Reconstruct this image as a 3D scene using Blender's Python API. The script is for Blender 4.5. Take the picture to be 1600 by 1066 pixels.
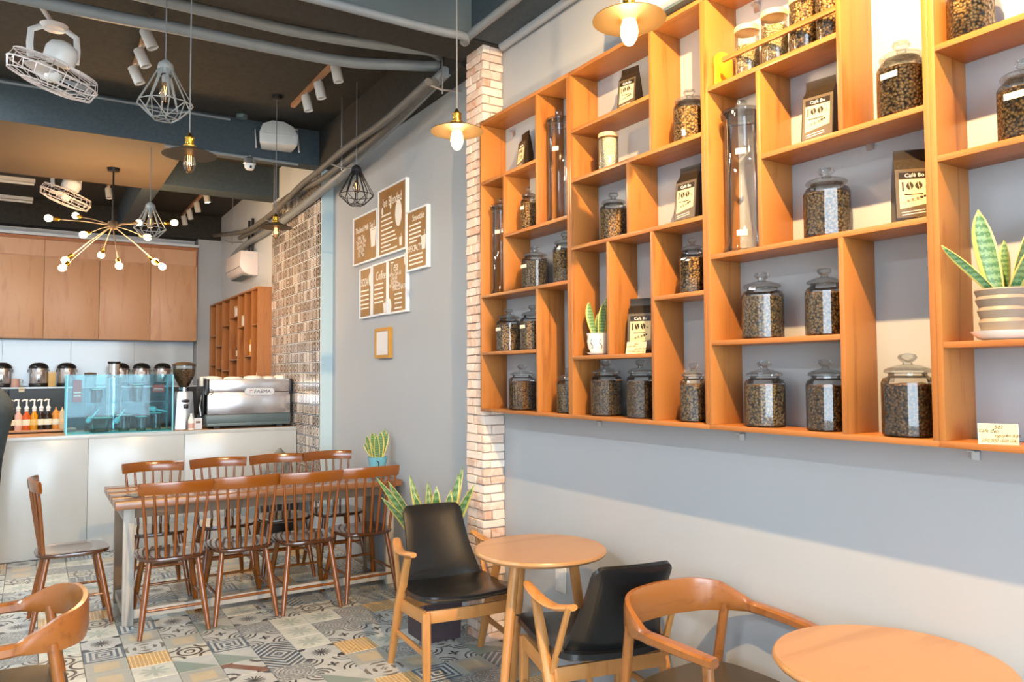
import bpy, bmesh, math, random
from mathutils import Vector, Matrix, Euler
random.seed(7)
PI = math.pi
sc = bpy.context.scene
for o in list(bpy.data.objects): bpy.data.objects.remove(o)
COL = sc.collection

# ------------------------------------------------------------------ camera
FPX, YAW, PIT, ROLL, CAMH = 1190.43, .560994, .0432221, -.0051613, 1.55
_F = Vector((math.sin(YAW)*math.cos(PIT), math.cos(YAW)*math.cos(PIT), math.sin(PIT)))
_R = Vector((math.cos(YAW), -math.sin(YAW), 0)); _U = _R.cross(_F)
_c, _s = math.cos(ROLL), math.sin(ROLL)
_R, _U = _c*_R+_s*_U, _c*_U-_s*_R
CAM = Vector((0, 0, CAMH))
cd = bpy.data.cameras.new('camera'); cam = bpy.data.objects.new('camera', cd); COL.objects.link(cam)
cd.sensor_width = 36; cd.lens = FPX*36/1600; cd.clip_start = .05; cd.clip_end = 100
m = Matrix((_R, _U, -_F)).transposed().to_4x4(); m.translation = CAM
cam.matrix_world = m; sc.camera = cam

def at(ax, val, x, y):
    """point where the sight line of photo pixel (x, y) meets the plane ax = val"""
    r = _F + _R*((x-800)/FPX) - _U*((y-533)/FPX); i = 'xyz'.index(ax)
    return CAM + r*((val-CAM[i])/r[i])
def mpp(p): return (Vector(p)-CAM).dot(_F)/FPX      # metres per photo pixel at a point

# ------------------------------------------------------------------ world, daylight, exposure
w = bpy.data.worlds.new('world'); sc.world = w; w.use_nodes = True
wb = w.node_tree.nodes['Background']; wb.inputs[0].default_value = (.70, .86, 1.0, 1); wb.inputs[1].default_value = 8.0
def portal(name, loc, rot, sx, sy):
    l = bpy.data.lights.new(name, 'AREA'); l.shape = 'RECTANGLE'; l.size = sx; l.size_y = sy
    l.cycles.is_portal = True
    o = bpy.data.objects.new(name, l); COL.objects.link(o); o.location = loc; o.rotation_euler = rot
portal('street_front_portal', (-.3, -4.55, 1.8), (PI/2, 0, 0), 5.4, 3.6)
vs = sc.view_settings
vs.view_transform = 'Standard'; vs.look = 'None'; vs.gamma = 1; vs.use_curve_mapping = False; vs.exposure = 0.75

FILL_TUBE_W = 34      # each tube lamp added as fill in the unseen left half of the cafe

# ------------------------------------------------------------------ materials
def S(h):
    h = h.lstrip('#'); return tuple(((int(h[i:i+2], 16)/255)/12.92 if int(h[i:i+2], 16) < 11 else ((int(h[i:i+2], 16)/255+.055)/1.055)**2.4) for i in (0, 2, 4)) + (1,)
class X:
    """a socket with arithmetic, for writing node maths as expressions"""
    def __init__(s, nt, k): s.nt, s.k = nt, k
    def op(s, name, *a):
        n = s.nt.nodes.new('ShaderNodeMath'); n.operation = name
        for i, q in enumerate((s,)+a):
            if isinstance(q, X): s.nt.links.new(q.k, n.inputs[i])
            else: n.inputs[i].default_value = q
        return X(s.nt, n.outputs[0])
    def __add__(s, o): return s.op('ADD', o)
    __radd__ = __add__
    def __sub__(s, o): return s.op('SUBTRACT', o)
    def __mul__(s, o): return s.op('MULTIPLY', o)
    __rmul__ = __mul__
    def abs(s): return s.op('ABSOLUTE')
    def fr(s): return s.op('FRACT')
    def sin(s): return s.op('SINE')
    def cos(s): return s.op('COSINE')
    def lt(s, o): return s.op('LESS_THAN', o)
    def gt(s, o): return s.op('GREATER_THAN', o)
    def mx(s, o): return s.op('MAXIMUM', o)
    def mn(s, o): return s.op('MINIMUM', o)
    def sqrt(s): return s.op('SQRT')
    def at2(s, o): return s.op('ARCTAN2', o)
def newmat(name):
    m = bpy.data.materials.new(name); m.use_nodes = True; nt = m.node_tree
    b = nt.nodes['Principled BSDF']; return m, nt, b
def mixc(nt, fac, a, b):
    n = nt.nodes.new('ShaderNodeMix'); n.data_type = 'RGBA'
    if isinstance(fac, X): nt.links.new(fac.k, n.inputs[0])
    else: n.inputs[0].default_value = fac
    for q, i in ((a, 6), (b, 7)):
        if isinstance(q, X): nt.links.new(q.k, n.inputs[i])
        else: n.inputs[i].default_value = q
    return X(nt, n.outputs[2])
def texco(nt, kind='Object', scale=(1, 1, 1)):
    t = nt.nodes.new('ShaderNodeTexCoord'); mp = nt.nodes.new('ShaderNodeMapping'); mp.inputs['Scale'].default_value = scale
    nt.links.new(t.outputs[kind], mp.inputs[0]); return mp.outputs[0]
def noise(nt, co, sc_, det=3, rough=.5, dist=0):
    n = nt.nodes.new('ShaderNodeTexNoise'); n.inputs['Scale'].default_value = sc_; n.inputs['Detail'].default_value = det
    n.inputs['Roughness'].default_value = rough; n.inputs['Distortion'].default_value = dist
    nt.links.new(co, n.inputs['Vector']); return X(nt, n.outputs[0])
def ramp(nt, fac, stops):
    r = nt.nodes.new('ShaderNodeValToRGB'); e = r.color_ramp.elements
    while len(e) < len(stops): e.new(.5)
    for i, (p, c) in enumerate(stops): e[i].position = p; e[i].color = c
    nt.links.new(fac.k, r.inputs[0]); return X(nt, r.outputs[0])
def bump(nt, b, h, strength=.3, dist=.005):
    n = nt.nodes.new('ShaderNodeBump'); n.inputs['Strength'].default_value = strength; n.inputs['Distance'].default_value = dist
    nt.links.new(h.k, n.inputs['Height']); nt.links.new(n.outputs[0], b.inputs['Normal'])
def plain(name, col, rough=.5, metal=0, var=.06, nscale=6, bmp=0, spec=.5, coat=0):
    m, nt, b = newmat(name); c = S(col)
    n = noise(nt, texco(nt), nscale, 4)
    d = tuple(max(0, q*(1-var*2)) for q in c[:3])+(1,)
    nt.links.new(mixc(nt, n, c, d).k, b.inputs['Base Color'])
    b.inputs['Roughness'].default_value = rough; b.inputs['Metallic'].default_value = metal; b.inputs['Specular IOR Level'].default_value = spec
    b.inputs['Coat Weight'].default_value = coat
    if bmp: bump(nt, b, noise(nt, texco(nt), nscale*8, 4), bmp)
    return m
def wood(name, c1, c2, axis='z', rough=.4, freq=9, coat=0, objvar=.0):
    m, nt, b = newmat(name); s = {'x': (.9, freq, freq), 'y': (freq, .9, freq), 'z': (freq, freq, .9)}[axis]
    co = texco(nt, 'Object', s)
    if objvar:
        oi = nt.nodes.new('ShaderNodeObjectInfo'); va = nt.nodes.new('ShaderNodeVectorMath'); va.operation = 'ADD'
        cx = nt.nodes.new('ShaderNodeCombineXYZ'); r = X(nt, oi.outputs['Random'])*37.; 
        for i in range(3): nt.links.new(r.k, cx.inputs[i])
        nt.links.new(co, va.inputs[0]); nt.links.new(cx.outputs[0], va.inputs[1]); co = va.outputs[0]
    n = noise(nt, co, 1.2, 5, .6, 1.2); n2 = noise(nt, co, 5, 3, .5)
    f = n*.8+n2*.25
    col = ramp(nt, f, [(.32, S(c2)), (.5, S(c1)), (.68, S(c1)), (.8, tuple(min(1, q*1.12) for q in S(c1)[:3])+(1,))])
    if objvar: col = mixc(nt, (X(nt, oi.outputs['Random'])-.5).abs()*objvar, col, S(c2))
    nt.links.new(col.k, b.inputs['Base Color']); b.inputs['Roughness'].default_value = rough; b.inputs['Coat Weight'].default_value = coat
    b.inputs['Coat Roughness'].default_value = .15
    bump(nt, b, n2, .06, .002); return m
def emis(name, col, st):
    m, nt, b = newmat(name); b.inputs['Base Color'].default_value = S(col); b.inputs['Emission Color'].default_value = S(col); b.inputs['Emission Strength'].default_value = st; return m
def glassm(name, tint='#ffffff', base=.06, rough=.02, k=.8):
    """thin clear glass: see-through, with a mirror film that grows at grazing angles"""
    m, nt, b = newmat(name); nt.nodes.remove(b); out = nt.nodes['Material Output']
    tr = nt.nodes.new('ShaderNodeBsdfTransparent'); tr.inputs[0].default_value = S(tint)
    gl = nt.nodes.new('ShaderNodeBsdfGlossy'); gl.inputs['Roughness'].default_value = rough
    fr = nt.nodes.new('ShaderNodeFresnel'); fr.inputs[0].default_value = 1.45
    mx = nt.nodes.new('ShaderNodeMixShader'); f = (X(nt, fr.outputs[0])*k+base).mn(.9)
    nt.links.new(f.k, mx.inputs[0]); nt.links.new(tr.outputs[0], mx.inputs[1]); nt.links.new(gl.outputs[0], mx.inputs[2])
    nt.links.new(mx.outputs[0], out.inputs[0]); return m
def beansm(name, c1, c2, c3, scale=120, st=1.0):
    m, nt, b = newmat(name); co = texco(nt, 'Object')
    v = nt.nodes.new('ShaderNodeTexVoronoi'); v.inputs['Scale'].default_value = scale; nt.links.new(co, v.inputs['Vector'])
    d = X(nt, v.outputs['Distance']); sp = nt.nodes.new('ShaderNodeSeparateColor'); nt.links.new(v.outputs['Color'], sp.inputs[0])
    col = mixc(nt, X(nt, sp.outputs[0]), S(c1), S(c2)); col = mixc(nt, (d*1.35).mn(1.), col, S(c3))
    nt.links.new(col.k, b.inputs['Base Color']); b.inputs['Roughness'].default_value = .45
    bump(nt, b, d*-1., st, .006); return m
MT = {}
def mats():
    M = MT
    M['wall'] = plain('wall_paint', '#abafb3', .7, nscale=2, var=.03, bmp=.03)
    M['wallblue'] = plain('pale_blue_end', '#bfd3d8', .6, nscale=2, var=.02)  # end face of the tiled wall, bluer than the wall beside it
    M['white'] = plain('white_paint', '#cdd2d6', .5, var=.02)
    M['ceil'] = plain('black_ceiling_paint', '#3d3a34', .85, nscale=30, var=.4, bmp=.5)
    M['beam'] = plain('dark_beam_paint', '#4a5860', .7, nscale=40, var=.3, bmp=.3)
    M['soffit'] = plain('brown_soffit', '#5e4f40', .8, nscale=3, var=.12)  # underside of the wide beam, browner than its sides
    M['ceilpatch'] = plain('smooth_beam_paint', '#626b6c', .5, nscale=3, var=.15)
    M['pipe'] = plain('grey_conduit', '#8b9194', .45, nscale=9, var=.12)
    M['darkpipe'] = plain('dusty_conduit', '#6b6964', .6, nscale=9, var=.25)
    M['mortar'] = plain('mortar', '#b5a89d', .9, nscale=30, var=.15, bmp=.4)
    M['shelf_v'] = wood('cherry_wood_upright', '#ac6f35', '#83491d', 'z', .38, 10, objvar=.5)
    M['shelf_h'] = wood('cherry_wood_board', '#aa6d34', '#81481d', 'y', .38, 10, objvar=.5)
    M['cab'] = wood('pale_cherry_veneer', '#cf9f77', '#b98260', 'z', .45, 5, objvar=.8)
    M['cabdark'] = wood('dark_cherry_trim', '#a5622f', '#8a4a1e', 'x', .4, 8)
    M['chair'] = wood('walnut_stain', '#7d4412', '#401d06', 'z', .2, 12, coat=.3)
    M['chairx'] = wood('walnut_stain_rail', '#854a14', '#4c2508', 'x', .18, 10, coat=.35)
    M['chairseat'] = wood('dark_glossy_seat', '#4c2a12', '#2c1608', 'x', .1, 10, coat=.5)
    M['oak'] = wood('oiled_oak', '#be8449', '#a56c32', 'z', .35, 10, coat=.2)
    M['oakx'] = wood('oiled_oak_top', '#ab8052', '#996c3d', 'x', .32, 5, coat=.25)
    M['teak'] = wood('teak_frame', '#915a29', '#6d3c18', 'x', .28, 9, coat=.4)
    M['rustic'] = wood('rustic_plank', '#8f5f3c', '#5f3a22', 'x', .25, 8, coat=.3)
    M['greywood'] = wood('weathered_wood', '#b3aca2', '#857c71', 'z', .6, 9)
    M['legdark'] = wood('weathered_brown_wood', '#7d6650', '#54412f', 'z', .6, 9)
    M['leather'] = plain('black_leather', '#15181b', .34, nscale=5, var=.2, bmp=.06, coat=.25)
    M['leather2'] = plain('brown_black_leather', '#4b4234', .26, nscale=5, var=.2, bmp=.06)
    M['glass'] = glassm('jar_glass', '#fbfdfd', .03, k=.9)
    M['lidglass'] = glassm('lid_glass', '#f6f9f9', .05, k=.6)
    M['caseglass'] = glassm('case_glass', '#e2f4f7', .0, k=.55)
    M['beans'] = beansm('coffee_beans', '#b58648', '#d9ad6c', '#2a1507')
    M['beansdark'] = beansm('dark_coffee_beans', '#8f612f', '#b58648', '#201006')
    M['green'] = beansm('pale_raw_beans', '#d8bd8c', '#e6d2a8', '#7d6238', 150)
    M['oats'] = beansm('oat_flakes', '#ecdfc6', '#f3ead6', '#b49d74', 170, .7)
    M['cork'] = plain('pale_wood_lid', '#dcb98b', .6)
    M['paper'] = plain('cream_paper', '#dcc795', .7, var=.02)
    M['tag'] = plain('white_paper_tag', '#e0d6bd', .7, var=.01)
    M['ink'] = plain('dark_ink', '#2d1c12', .6)
    M['inkgrey'] = plain('grey_ink', '#7b6a55', .6)
    M['foil'] = plain('dark_foil_bag', '#3a3026', .3, .35, nscale=9, var=.3, bmp=.15)
    M['foilside'] = plain('bronze_foil_bag', '#75654f', .3, .4, nscale=9, var=.2, bmp=.15)
    M['chrome'] = plain('chrome', '#d8d8d8', .12, 1, var=.03)
    M['steel'] = plain('brushed_steel', '#c6c8ca', .28, .9, var=.05)
    M['mirror'] = plain('polished_steel', '#cfcbcb', .22, .8, var=.02)
    M['black'] = plain('black_plastic', '#141414', .35)
    M['blackmetal'] = plain('black_metal', '#1d1d1d', .45, .5)
    M['teal'] = plain('grey_teal_plastic', '#5b6b6c', .4)
    M['brass'] = plain('brass', '#c79a3c', .25, 1)
    M['antbrass'] = plain('antique_brass', '#745c38', .45, .6, var=.2)
    M['shade'] = plain('lamp_shade_bronze', '#5c4c36', .5, .5, var=.2)
    M['wirebrass'] = plain('chandelier_brass', '#8c8071', .4, .6)
    M['wire'] = plain('black_wire', '#222426', .5, .2)
    M['wiregrey'] = plain('grey_wire', '#9a9a96', .5, .2)
    M['cord'] = plain('cord', '#77787a', .6)
    M['plastic'] = plain('white_plastic', '#e6e4e0', .35, var=.02)
    M['plasticpink'] = plain('warm_white_plastic', '#e5d9d4', .35, var=.02)
    M['bulb'] = emis('lit_bulb', '#ffc87a', 18)
    M['bulbhot'] = emis('lit_round_bulb', '#ffd08a', 26)
    M['filament'] = emis('filament', '#ffbf70', 6)
    M['spotlit'] = emis('lit_spot_face', '#ffe2b0', 22)
    M['tube'] = plain('tube_glass', '#ece8e0', .2, var=.01)
    M['filltube'] = emis('fill_tube_glow', '#fff6e8', 12)  # glow of the added fill tubes
    M['clear'] = glassm('bulb_glass', '#fff2dd', .08)
    M['marble'] = plain('marble', '#cfcfcb', .2, nscale=1.6, var=.12)
    M['counterwood'] = wood('counter_wood', '#b98a63', '#8f6442', 'x', .4, 8)
    M['splash'] = plain('white_glass_panel', '#c0cad0', .14, var=.02, coat=.2)
    M['menu'] = plain('kraft_menu_print', '#a8763c', .5, nscale=5, var=.25)
    M['chalk'] = plain('white_print', '#f6ecdc', .7, var=.01)
    M['frame'] = plain('white_frame', '#e9ecee', .4, var=.02)
    M['frameside'] = plain('pale_frame', '#d4e4e8', .4, var=.02)
    M['gold'] = plain('gold_frame', '#cf9c48', .35, .4)
    M['cert'] = plain('printed_paper', '#d9d6d6', .5, var=.03)
    M['tan'] = plain('taupe_ceramic', '#8d8072', .5)
    M['porcelain'] = plain('porcelain', '#f2ece0', .2)
    M['bluepot'] = plain('sky_blue_ceramic', '#74b9cc', .25)
    M['planter'] = plain('purple_brown_planter', '#4a3b40', .6, nscale=14, var=.2)
    M['soil'] = plain('soil', '#33271c', .9, nscale=40, bmp=.6)
    M['rock'] = plain('grey_rock', '#8b8c85', .8, nscale=12, var=.25, bmp=.6)
    M['green_leaf'] = plain('green_leaf', '#3f6a35', .4, nscale=20, var=.2)
    M['syrup_amber'] = plain('amber_syrup', '#c98a12', .15); M['syrup_red'] = plain('red_syrup', '#c4551f', .15)
    M['syrup_pink'] = plain('pink_powder', '#d8a99a', .3); M['syrup_dark'] = plain('dark_syrup', '#2b1c10', .15)
    M['orange'] = plain('orange_plastic', '#d98a35', .3); M['cream'] = plain('cream_bottle', '#cbb48c', .3); M['yellow'] = plain('yellow_box', '#dcb46a', .5)
    M['red'] = plain('red_print', '#c04438', .5); M['cyan'] = plain('cyan_plastic', '#7fd0de', .3); M['navy'] = plain('navy_print', '#26354a', .4)
    M['bamboo'] = wood('yellow_bamboo', '#d9981e', '#bf7a12', 'z', .35, 8)
    M['cloth'] = plain('white_towel', '#e2ded8', .9, nscale=30, bmp=.3)
    M['jacket'] = plain('dark_grey_jacket', '#3d484c', .85, nscale=12, var=.3, bmp=.3)
    m, nt, b = newmat('dark_jacket_and_trousers'); co = texco(nt); sp = nt.nodes.new('ShaderNodeSeparateXYZ'); nt.links.new(co, sp.inputs[0]); z_ = X(nt, sp.outputs[2]); n = noise(nt, co, 12, 4)
    c = mixc(nt, z_.gt(.92), S('#272b33'), mixc(nt, n, S('#49555a'), S('#2c3539'))); c = mixc(nt, z_.lt(.09), c, S('#15130f'))
    nt.links.new(c.k, b.inputs['Base Color']); b.inputs['Roughness'].default_value = .85; bump(nt, b, noise(nt, co, 90, 4), .3); M['jacket'] = m
    M['trouser'] = plain('dark_trousers', '#2a2d33', .85); M['skin'] = plain('skin', '#c99876', .5); M['hair'] = plain('dark_hair', '#1c1714', .5)
    M['socket'] = plain('wall_socket', '#dcdcd6', .4); M['asphalt'] = plain('pavement', '#8f8d88', .9, nscale=20, bmp=.3)
    # brick with a tone of its own per brick
    m, nt, b = newmat('old_brick'); oi = nt.nodes.new('ShaderNodeObjectInfo'); r = X(nt, oi.outputs['Random'])
    c = ramp(nt, r, [(0, S('#c9a48d')), (.25, S('#dcc1ae')), (.6, S('#e6d6c7')), (.85, S('#c6967a')), (1, S('#e3cbb9'))])
    n = noise(nt, texco(nt), 18, 5, .65); c = mixc(nt, (n-.45).mx(0)*3.2, c, S('#ead9cc'))
    nt.links.new(c.k, b.inputs['Base Color']); b.inputs['Roughness'].default_value = .9; bump(nt, b, noise(nt, texco(nt), 60, 5), .5, .006); M['brick'] = m
    # snake plant leaf: green bands across, cream margin (uv: x across, y along)
    m, nt, b = newmat('snake_plant_leaf'); uv = nt.nodes.new('ShaderNodeUVMap'); sp = nt.nodes.new('ShaderNodeSeparateXYZ'); nt.links.new(uv.outputs[0], sp.inputs[0])
    u = X(nt, sp.outputs[0]); v = X(nt, sp.outputs[1]); n = noise(nt, texco(nt, 'UV', (3, 9, 1)), 3, 3)
    band = ((v*70.+n*9.).sin()*.5+.5)
    c = mixc(nt, band, S('#456e3e'), S('#7d9b69')); c = mixc(nt, ((u-.5).abs()+n*.06).gt(.39), c, S('#d0bf66'))
    nt.links.new(c.k, b.inputs['Base Color']); b.inputs['Roughness'].default_value = .35; M['leaf'] = m
mats()
def floor_tile_mats():
    """printed cement tiles: each design is drawn on the tile's own uv square"""
    W_, C_, G_, D_, B_, O_, R_ = S('#bdbeb9'), S('#a6a69d'), S('#84938a'), S('#33363b'), S('#4c5f6e'), S('#c79545'), S('#7d5443')
    L = []
    def mk(name, fn):
        m, nt, b = newmat(name); uv = nt.nodes.new('ShaderNodeUVMap'); sp = nt.nodes.new('ShaderNodeSeparateXYZ'); nt.links.new(uv.outputs[0], sp.inputs[0])
        u = X(nt, sp.outputs[0])-.5; v = X(nt, sp.outputs[1])-.5
        r = (u*u+v*v).sqrt(); th = v.at2(u)
        ua, va = u.abs(), v.abs(); rc = ((ua-.5)*(ua-.5)+(va-.5)*(va-.5)).sqrt()
        c = fn(nt, u, v, r, th, ua, va, rc)
        n = noise(nt, texco(nt), 9, 5, .6); c = mixc(nt, (n-.4).mx(0)*1.1, c, S('#92928d'))
        nt.links.new(c.k, b.inputs['Base Color']); b.inputs['Roughness'].default_value = .28; b.inputs['Specular IOR Level'].default_value = .55; L.append(m)
    def ring(x, k, w_): return ((x*k).fr()-.5).abs().lt(w_)
    mk('tile_ochre_scales', lambda nt, u, v, r, th, ua, va, rc: mixc(nt, (((u*31.4).sin()*(v*31.4).cos()).abs()).lt(.16), O_, S('#eadfbe')))
    mk('tile_chevron', lambda nt, u, v, r, th, ua, va, rc: mixc(nt, ((v+ua*1.)*4.5).fr().lt(.45), mixc(nt, ((v+ua)*4.5).fr().gt(.85), W_, D_), B_))
    mk('tile_square_rings', lambda nt, u, v, r, th, ua, va, rc: mixc(nt, (ua.mx(va)*7.).fr().lt(.5), W_, B_))
    mk('tile_corner_rings', lambda nt, u, v, r, th, ua, va, rc: mixc(nt, ring(rc, 7., .2)*rc.lt(.46), mixc(nt, r.lt(.16+0)*(r-(th*4.).cos()*.07).lt(.11), W_, D_), D_))
    mk('tile_star_flower', lambda nt, u, v, r, th, ua, va, rc: mixc(nt, (r-((th*8.).cos().abs())*.26).lt(.03), mixc(nt, rc.lt(.2), W_, D_), D_))
    mk('tile_half_triangle', lambda nt, u, v, r, th, ua, va, rc: mixc(nt, (u+v).gt(0.), G_, W_))
    mk('tile_damask', lambda nt, u, v, r, th, ua, va, rc: mixc(nt, (((u*26.+(v*19.).sin()*2.2).sin()*((v*26.)+(u*19.).sin()*2.2).sin())).gt(.12), S('#8a8d8c'), mixc(nt, ring(r, 9., .16), W_, D_)))
    mk('tile_ochre_cubes', lambda nt, u, v, r, th, ua, va, rc: mixc(nt, ((u+v*.5)*4.).fr().lt(.5), mixc(nt, (v*4.).fr().lt(.5), W_, O_), mixc(nt, (v*4.).fr().lt(.5), D_, W_)))
    mk('tile_interlaced_rings', lambda nt, u, v, r, th, ua, va, rc: mixc(nt, ((r-.3).abs().lt(.04)+(rc-.3).abs().lt(.04)+(r-.12).abs().lt(.03)).mn(1.), S('#c8c4b5'), S('#45382f')))
    mk('tile_sand', lambda nt, u, v, r, th, ua, va, rc: mixc(nt, (ua.mx(va)).lt(.3)*.5, C_, S('#d6b781')))
    mk('tile_small_stars', lambda nt, u, v, r, th, ua, va, rc: mixc(nt, (((u*25.).sin()*(v*25.).sin()).abs()).gt(.55), mixc(nt, (((u*12.5).cos()*(v*12.5).cos()).abs()).lt(.12), W_, B_), D_))
    mk('tile_scrolls', lambda nt, u, v, r, th, ua, va, rc: mixc(nt, (((r*30.).sin()+(th*4.).cos()*.7)).gt(.6)*r.lt(.52), W_, S('#6a6258')))
    mk('tile_rust_band', lambda nt, u, v, r, th, ua, va, rc: mixc(nt, (u-v).abs().lt(.2), mixc(nt, (rc-.25).abs().lt(.05), W_, D_), R_))
    mk('tile_pale_star', lambda nt, u, v, r, th, ua, va, rc: mixc(nt, (r-(th*4.).cos().abs()*.32).lt(.06), S('#d0cfc2'), S('#a9b0a4')))
    return L
TILE = floor_tile_mats()
def wall_tile_mats():
    L = []
    for i, (base, ink, k) in enumerate([('#e2d9cf', '#574c46', 5), ('#d5cac0', '#4f453f', 3), ('#c3b6ab', '#5a4e47', 4), ('#e8e0d8', '#84776d', 3), ('#cabdb2', '#463d38', 6)]):
        m, nt, b = newmat('letter_tile_print'); uv = nt.nodes.new('ShaderNodeUVMap'); sp = nt.nodes.new('ShaderNodeSeparateXYZ'); nt.links.new(uv.outputs[0], sp.inputs[0])
        u = X(nt, sp.outputs[0])-.5; v = X(nt, sp.outputs[1])-.5; ua, va = u.abs(), v.abs()
        r = (u*u+v*v*.6).sqrt(); f = ((u*k+(v*(k+2.)).sin()).fr().lt(.42))*(ua.mx(va).lt(.36)) if i % 2 else ((r-.25).abs().lt(.07)+(ua.lt(.06)*va.lt(.36))).mn(1.)
        border = ua.mx(va).gt(.43)
        nt.links.new(mixc(nt, border, mixc(nt, f, S(base), S(ink)), S(ink)).k, b.inputs['Base Color']); b.inputs['Roughness'].default_value = .15; L.append(m)
    return L
WTILE = wall_tile_mats()

# ------------------------------------------------------------------ mesh helpers
class MB:
    def __init__(s): s.v, s.f, s.uv = [], [], None
    def add(s, vs_, fs, M=None):
        k = len(s.v); s.v += [tuple(M @ Vector(p)) if M else tuple(p) for p in vs_]; s.f += [tuple(i+k for i in f) for f in fs]; return s
    def box(s, x0, x1, y0, y1, z0, z1, M=None):
        return s.add([(x, y, z) for x in (x0, x1) for y in (y0, y1) for z in (z0, z1)],
                     [(0, 1, 3, 2), (4, 6, 7, 5), (0, 4, 5, 1), (2, 3, 7, 6), (0, 2, 6, 4), (1, 5, 7, 3)], M)
    def lathe(s, prof, n=24, M=None, ph=0, flat=False):
        vs_, fs = [], []; N = len(prof)
        for i in range(n):
            a = 2*PI*i/n+ph
            for r, z in prof: vs_.append((r*math.cos(a), r*math.sin(a), z))
        for i in range(n):
            j = (i+1) % n
            for k in range(N-1): fs.append((i*N+k, j*N+k, j*N+k+1, i*N+k+1))
        if prof[0][0] > 1e-5: fs.append(tuple(reversed([i*N for i in range(n)])))
        if prof[-1][0] > 1e-5: fs.append(tuple(i*N+N-1 for i in range(n)))
        return s.add(vs_, fs, M)
    def loft(s, rings, cap=True, M=None, closed=True):
        n = len(rings[0]); vs_ = [p for r in rings for p in r]; fs = []
        for a in range(len(rings)-1):
            for i in range(n if closed else n-1):
                j = (i+1) % n; fs.append((a*n+i, a*n+j, (a+1)*n+j, (a+1)*n+i))
        if cap and closed: fs += [tuple(reversed(range(n))), tuple((len(rings)-1)*n+i for i in range(n))]
        return s.add(vs_, fs, M)
    def sweep(s, pts, dims, n=8, up=(0, 0, 1), M=None, closed=False, sq=False):
        """tube along pts; dims = radius, or per-point (half width, half height)"""
        P = [Vector(p) for p in pts]; rings = []; K = len(P)
        for i, p in enumerate(P):
            if closed: t = (P[(i+1) % K]-P[i-1])
            else: t = P[min(i+1, K-1)]-P[max(i-1, 0)]
            t.normalize(); u = Vector(up)
            if abs(t.dot(u)) > .98: u = Vector((0, 1, 0)) if abs(t.y) < .9 else Vector((1, 0, 0))
            a = t.cross(u).normalized(); b_ = a.cross(t).normalized()
            d = dims[i] if isinstance(dims, list) else dims
            w_, h_ = d if isinstance(d, (tuple, list)) else (d, d)
            if sq: q = [(1, -.6), (1, .6), (.6, 1), (-.6, 1), (-1, .6), (-1, -.6), (-.6, -1), (.6, -1)]
            else: q = [(math.cos(2*PI*k/n), math.sin(2*PI*k/n)) for k in range(n)]
            rings.append([p+a*(w_*c)+b_*(h_*e) for c, e in q])
        if closed: rings.append(rings[0])
        return s.loft(rings, not closed, M)
    def build(s, name, mat, parent=None, smooth=True, bevel=0, seg=2, ang=40, kind=None):
        me = bpy.data.meshes.new(name); me.from_pydata(s.v, [], s.f)
        bm = bmesh.new(); bm.from_mesh(me)
        bmesh.ops.recalc_face_normals(bm, faces=bm.faces)
        if bevel:
            es = [e for e in bm.edges if len(e.link_faces) == 2 and e.calc_face_angle(0) > .5]
            bmesh.ops.bevel(bm, geom=es, offset=bevel, segments=seg, profile=.5, affect='EDGES', clamp_overlap=True)
        bm.to_mesh(me); bm.free()
        if smooth:
            for p in me.polygons: p.use_smooth = True
            me.set_sharp_from_angle(angle=math.radians(ang))
        o = bpy.data.objects.new(name, me); COL.objects.link(o)
        for mm in (mat if isinstance(mat, (list, tuple)) else [mat]): me.materials.append(MT[mm] if isinstance(mm, str) else mm)
        if parent: o.parent = parent
        if kind: o['kind'] = kind
        return o
def box(name, mat, b, parent=None, bevel=0, M=None): return MB().box(*b, M=M).build(name, mat, parent, bevel=bevel)
def T(x=0, y=0, z=0, rz=0, rx=0, ry=0, s=1): return Matrix.Translation((x, y, z)) @ Euler((rx, ry, rz)).to_matrix().to_4x4() @ Matrix.Scale(s, 4)
def thing(name, label, cat, loc=(0, 0, 0), rz=0, group=None, rot=None):
    o = bpy.data.objects.new(name, None); COL.objects.link(o); o.empty_display_size = .05
    o.location = loc; o.rotation_euler = rot or (0, 0, rz); return tag(o, label, cat, group)
def tag(o, label, cat=None, group=None, kind=None):
    o['label'] = label
    if cat: o['category'] = cat
    if group: o['group'] = group
    if kind: o['kind'] = kind
    return o
def struct(o, label): o['kind'] = 'structure'; o['label'] = label; return o
def copy_tree(o, parent=None):
    c = o.copy(); COL.objects.link(c)
    if parent: c.parent = parent
    for ch in list(o.children): copy_tree(ch, c)
    return c
def smooth_path(pts, n=8):
    """Catmull-Rom through pts"""
    P = [Vector(p) for p in pts]; P = [2*P[0]-P[1]]+P+[2*P[-1]-P[-2]]; out = []
    for i in range(1, len(P)-2):
        for k in range(n):
            t = k/n; a, b, c, d = P[i-1:i+3]
            out.append(.5*((2*b)+(c-a)*t+(2*a-5*b+4*c-d)*t*t+(3*b-a-3*c+d)*t**3))
    return out+[P[-2]]
_txt = {}
def text(s_, size, mat, M, parent, name='lettering', shear=0, xs=1):
    key = (s_, size, mat, shear, xs)
    if key not in _txt:
        cu = bpy.data.curves.new('lettering', 'FONT'); cu.body = s_; cu.size = size; cu.extrude = .0004; cu.align_x = 'CENTER'; cu.align_y = 'CENTER'; cu.shear = shear; cu.resolution_u = 2
        to = bpy.data.objects.new('lettering', cu); COL.objects.link(to); bpy.context.view_layer.update()
        me = bpy.data.meshes.new_from_object(to.evaluated_get(bpy.context.evaluated_depsgraph_get()))
        bpy.data.objects.remove(to); me.transform(Matrix.Diagonal((xs, 1, 1, 1))); me.materials.clear(); me.materials.append(MT[mat]); _txt[key] = me
    o = bpy.data.objects.new(name, _txt[key]); COL.objects.link(o); o.parent = parent; o.matrix_local = M; return o

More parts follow.
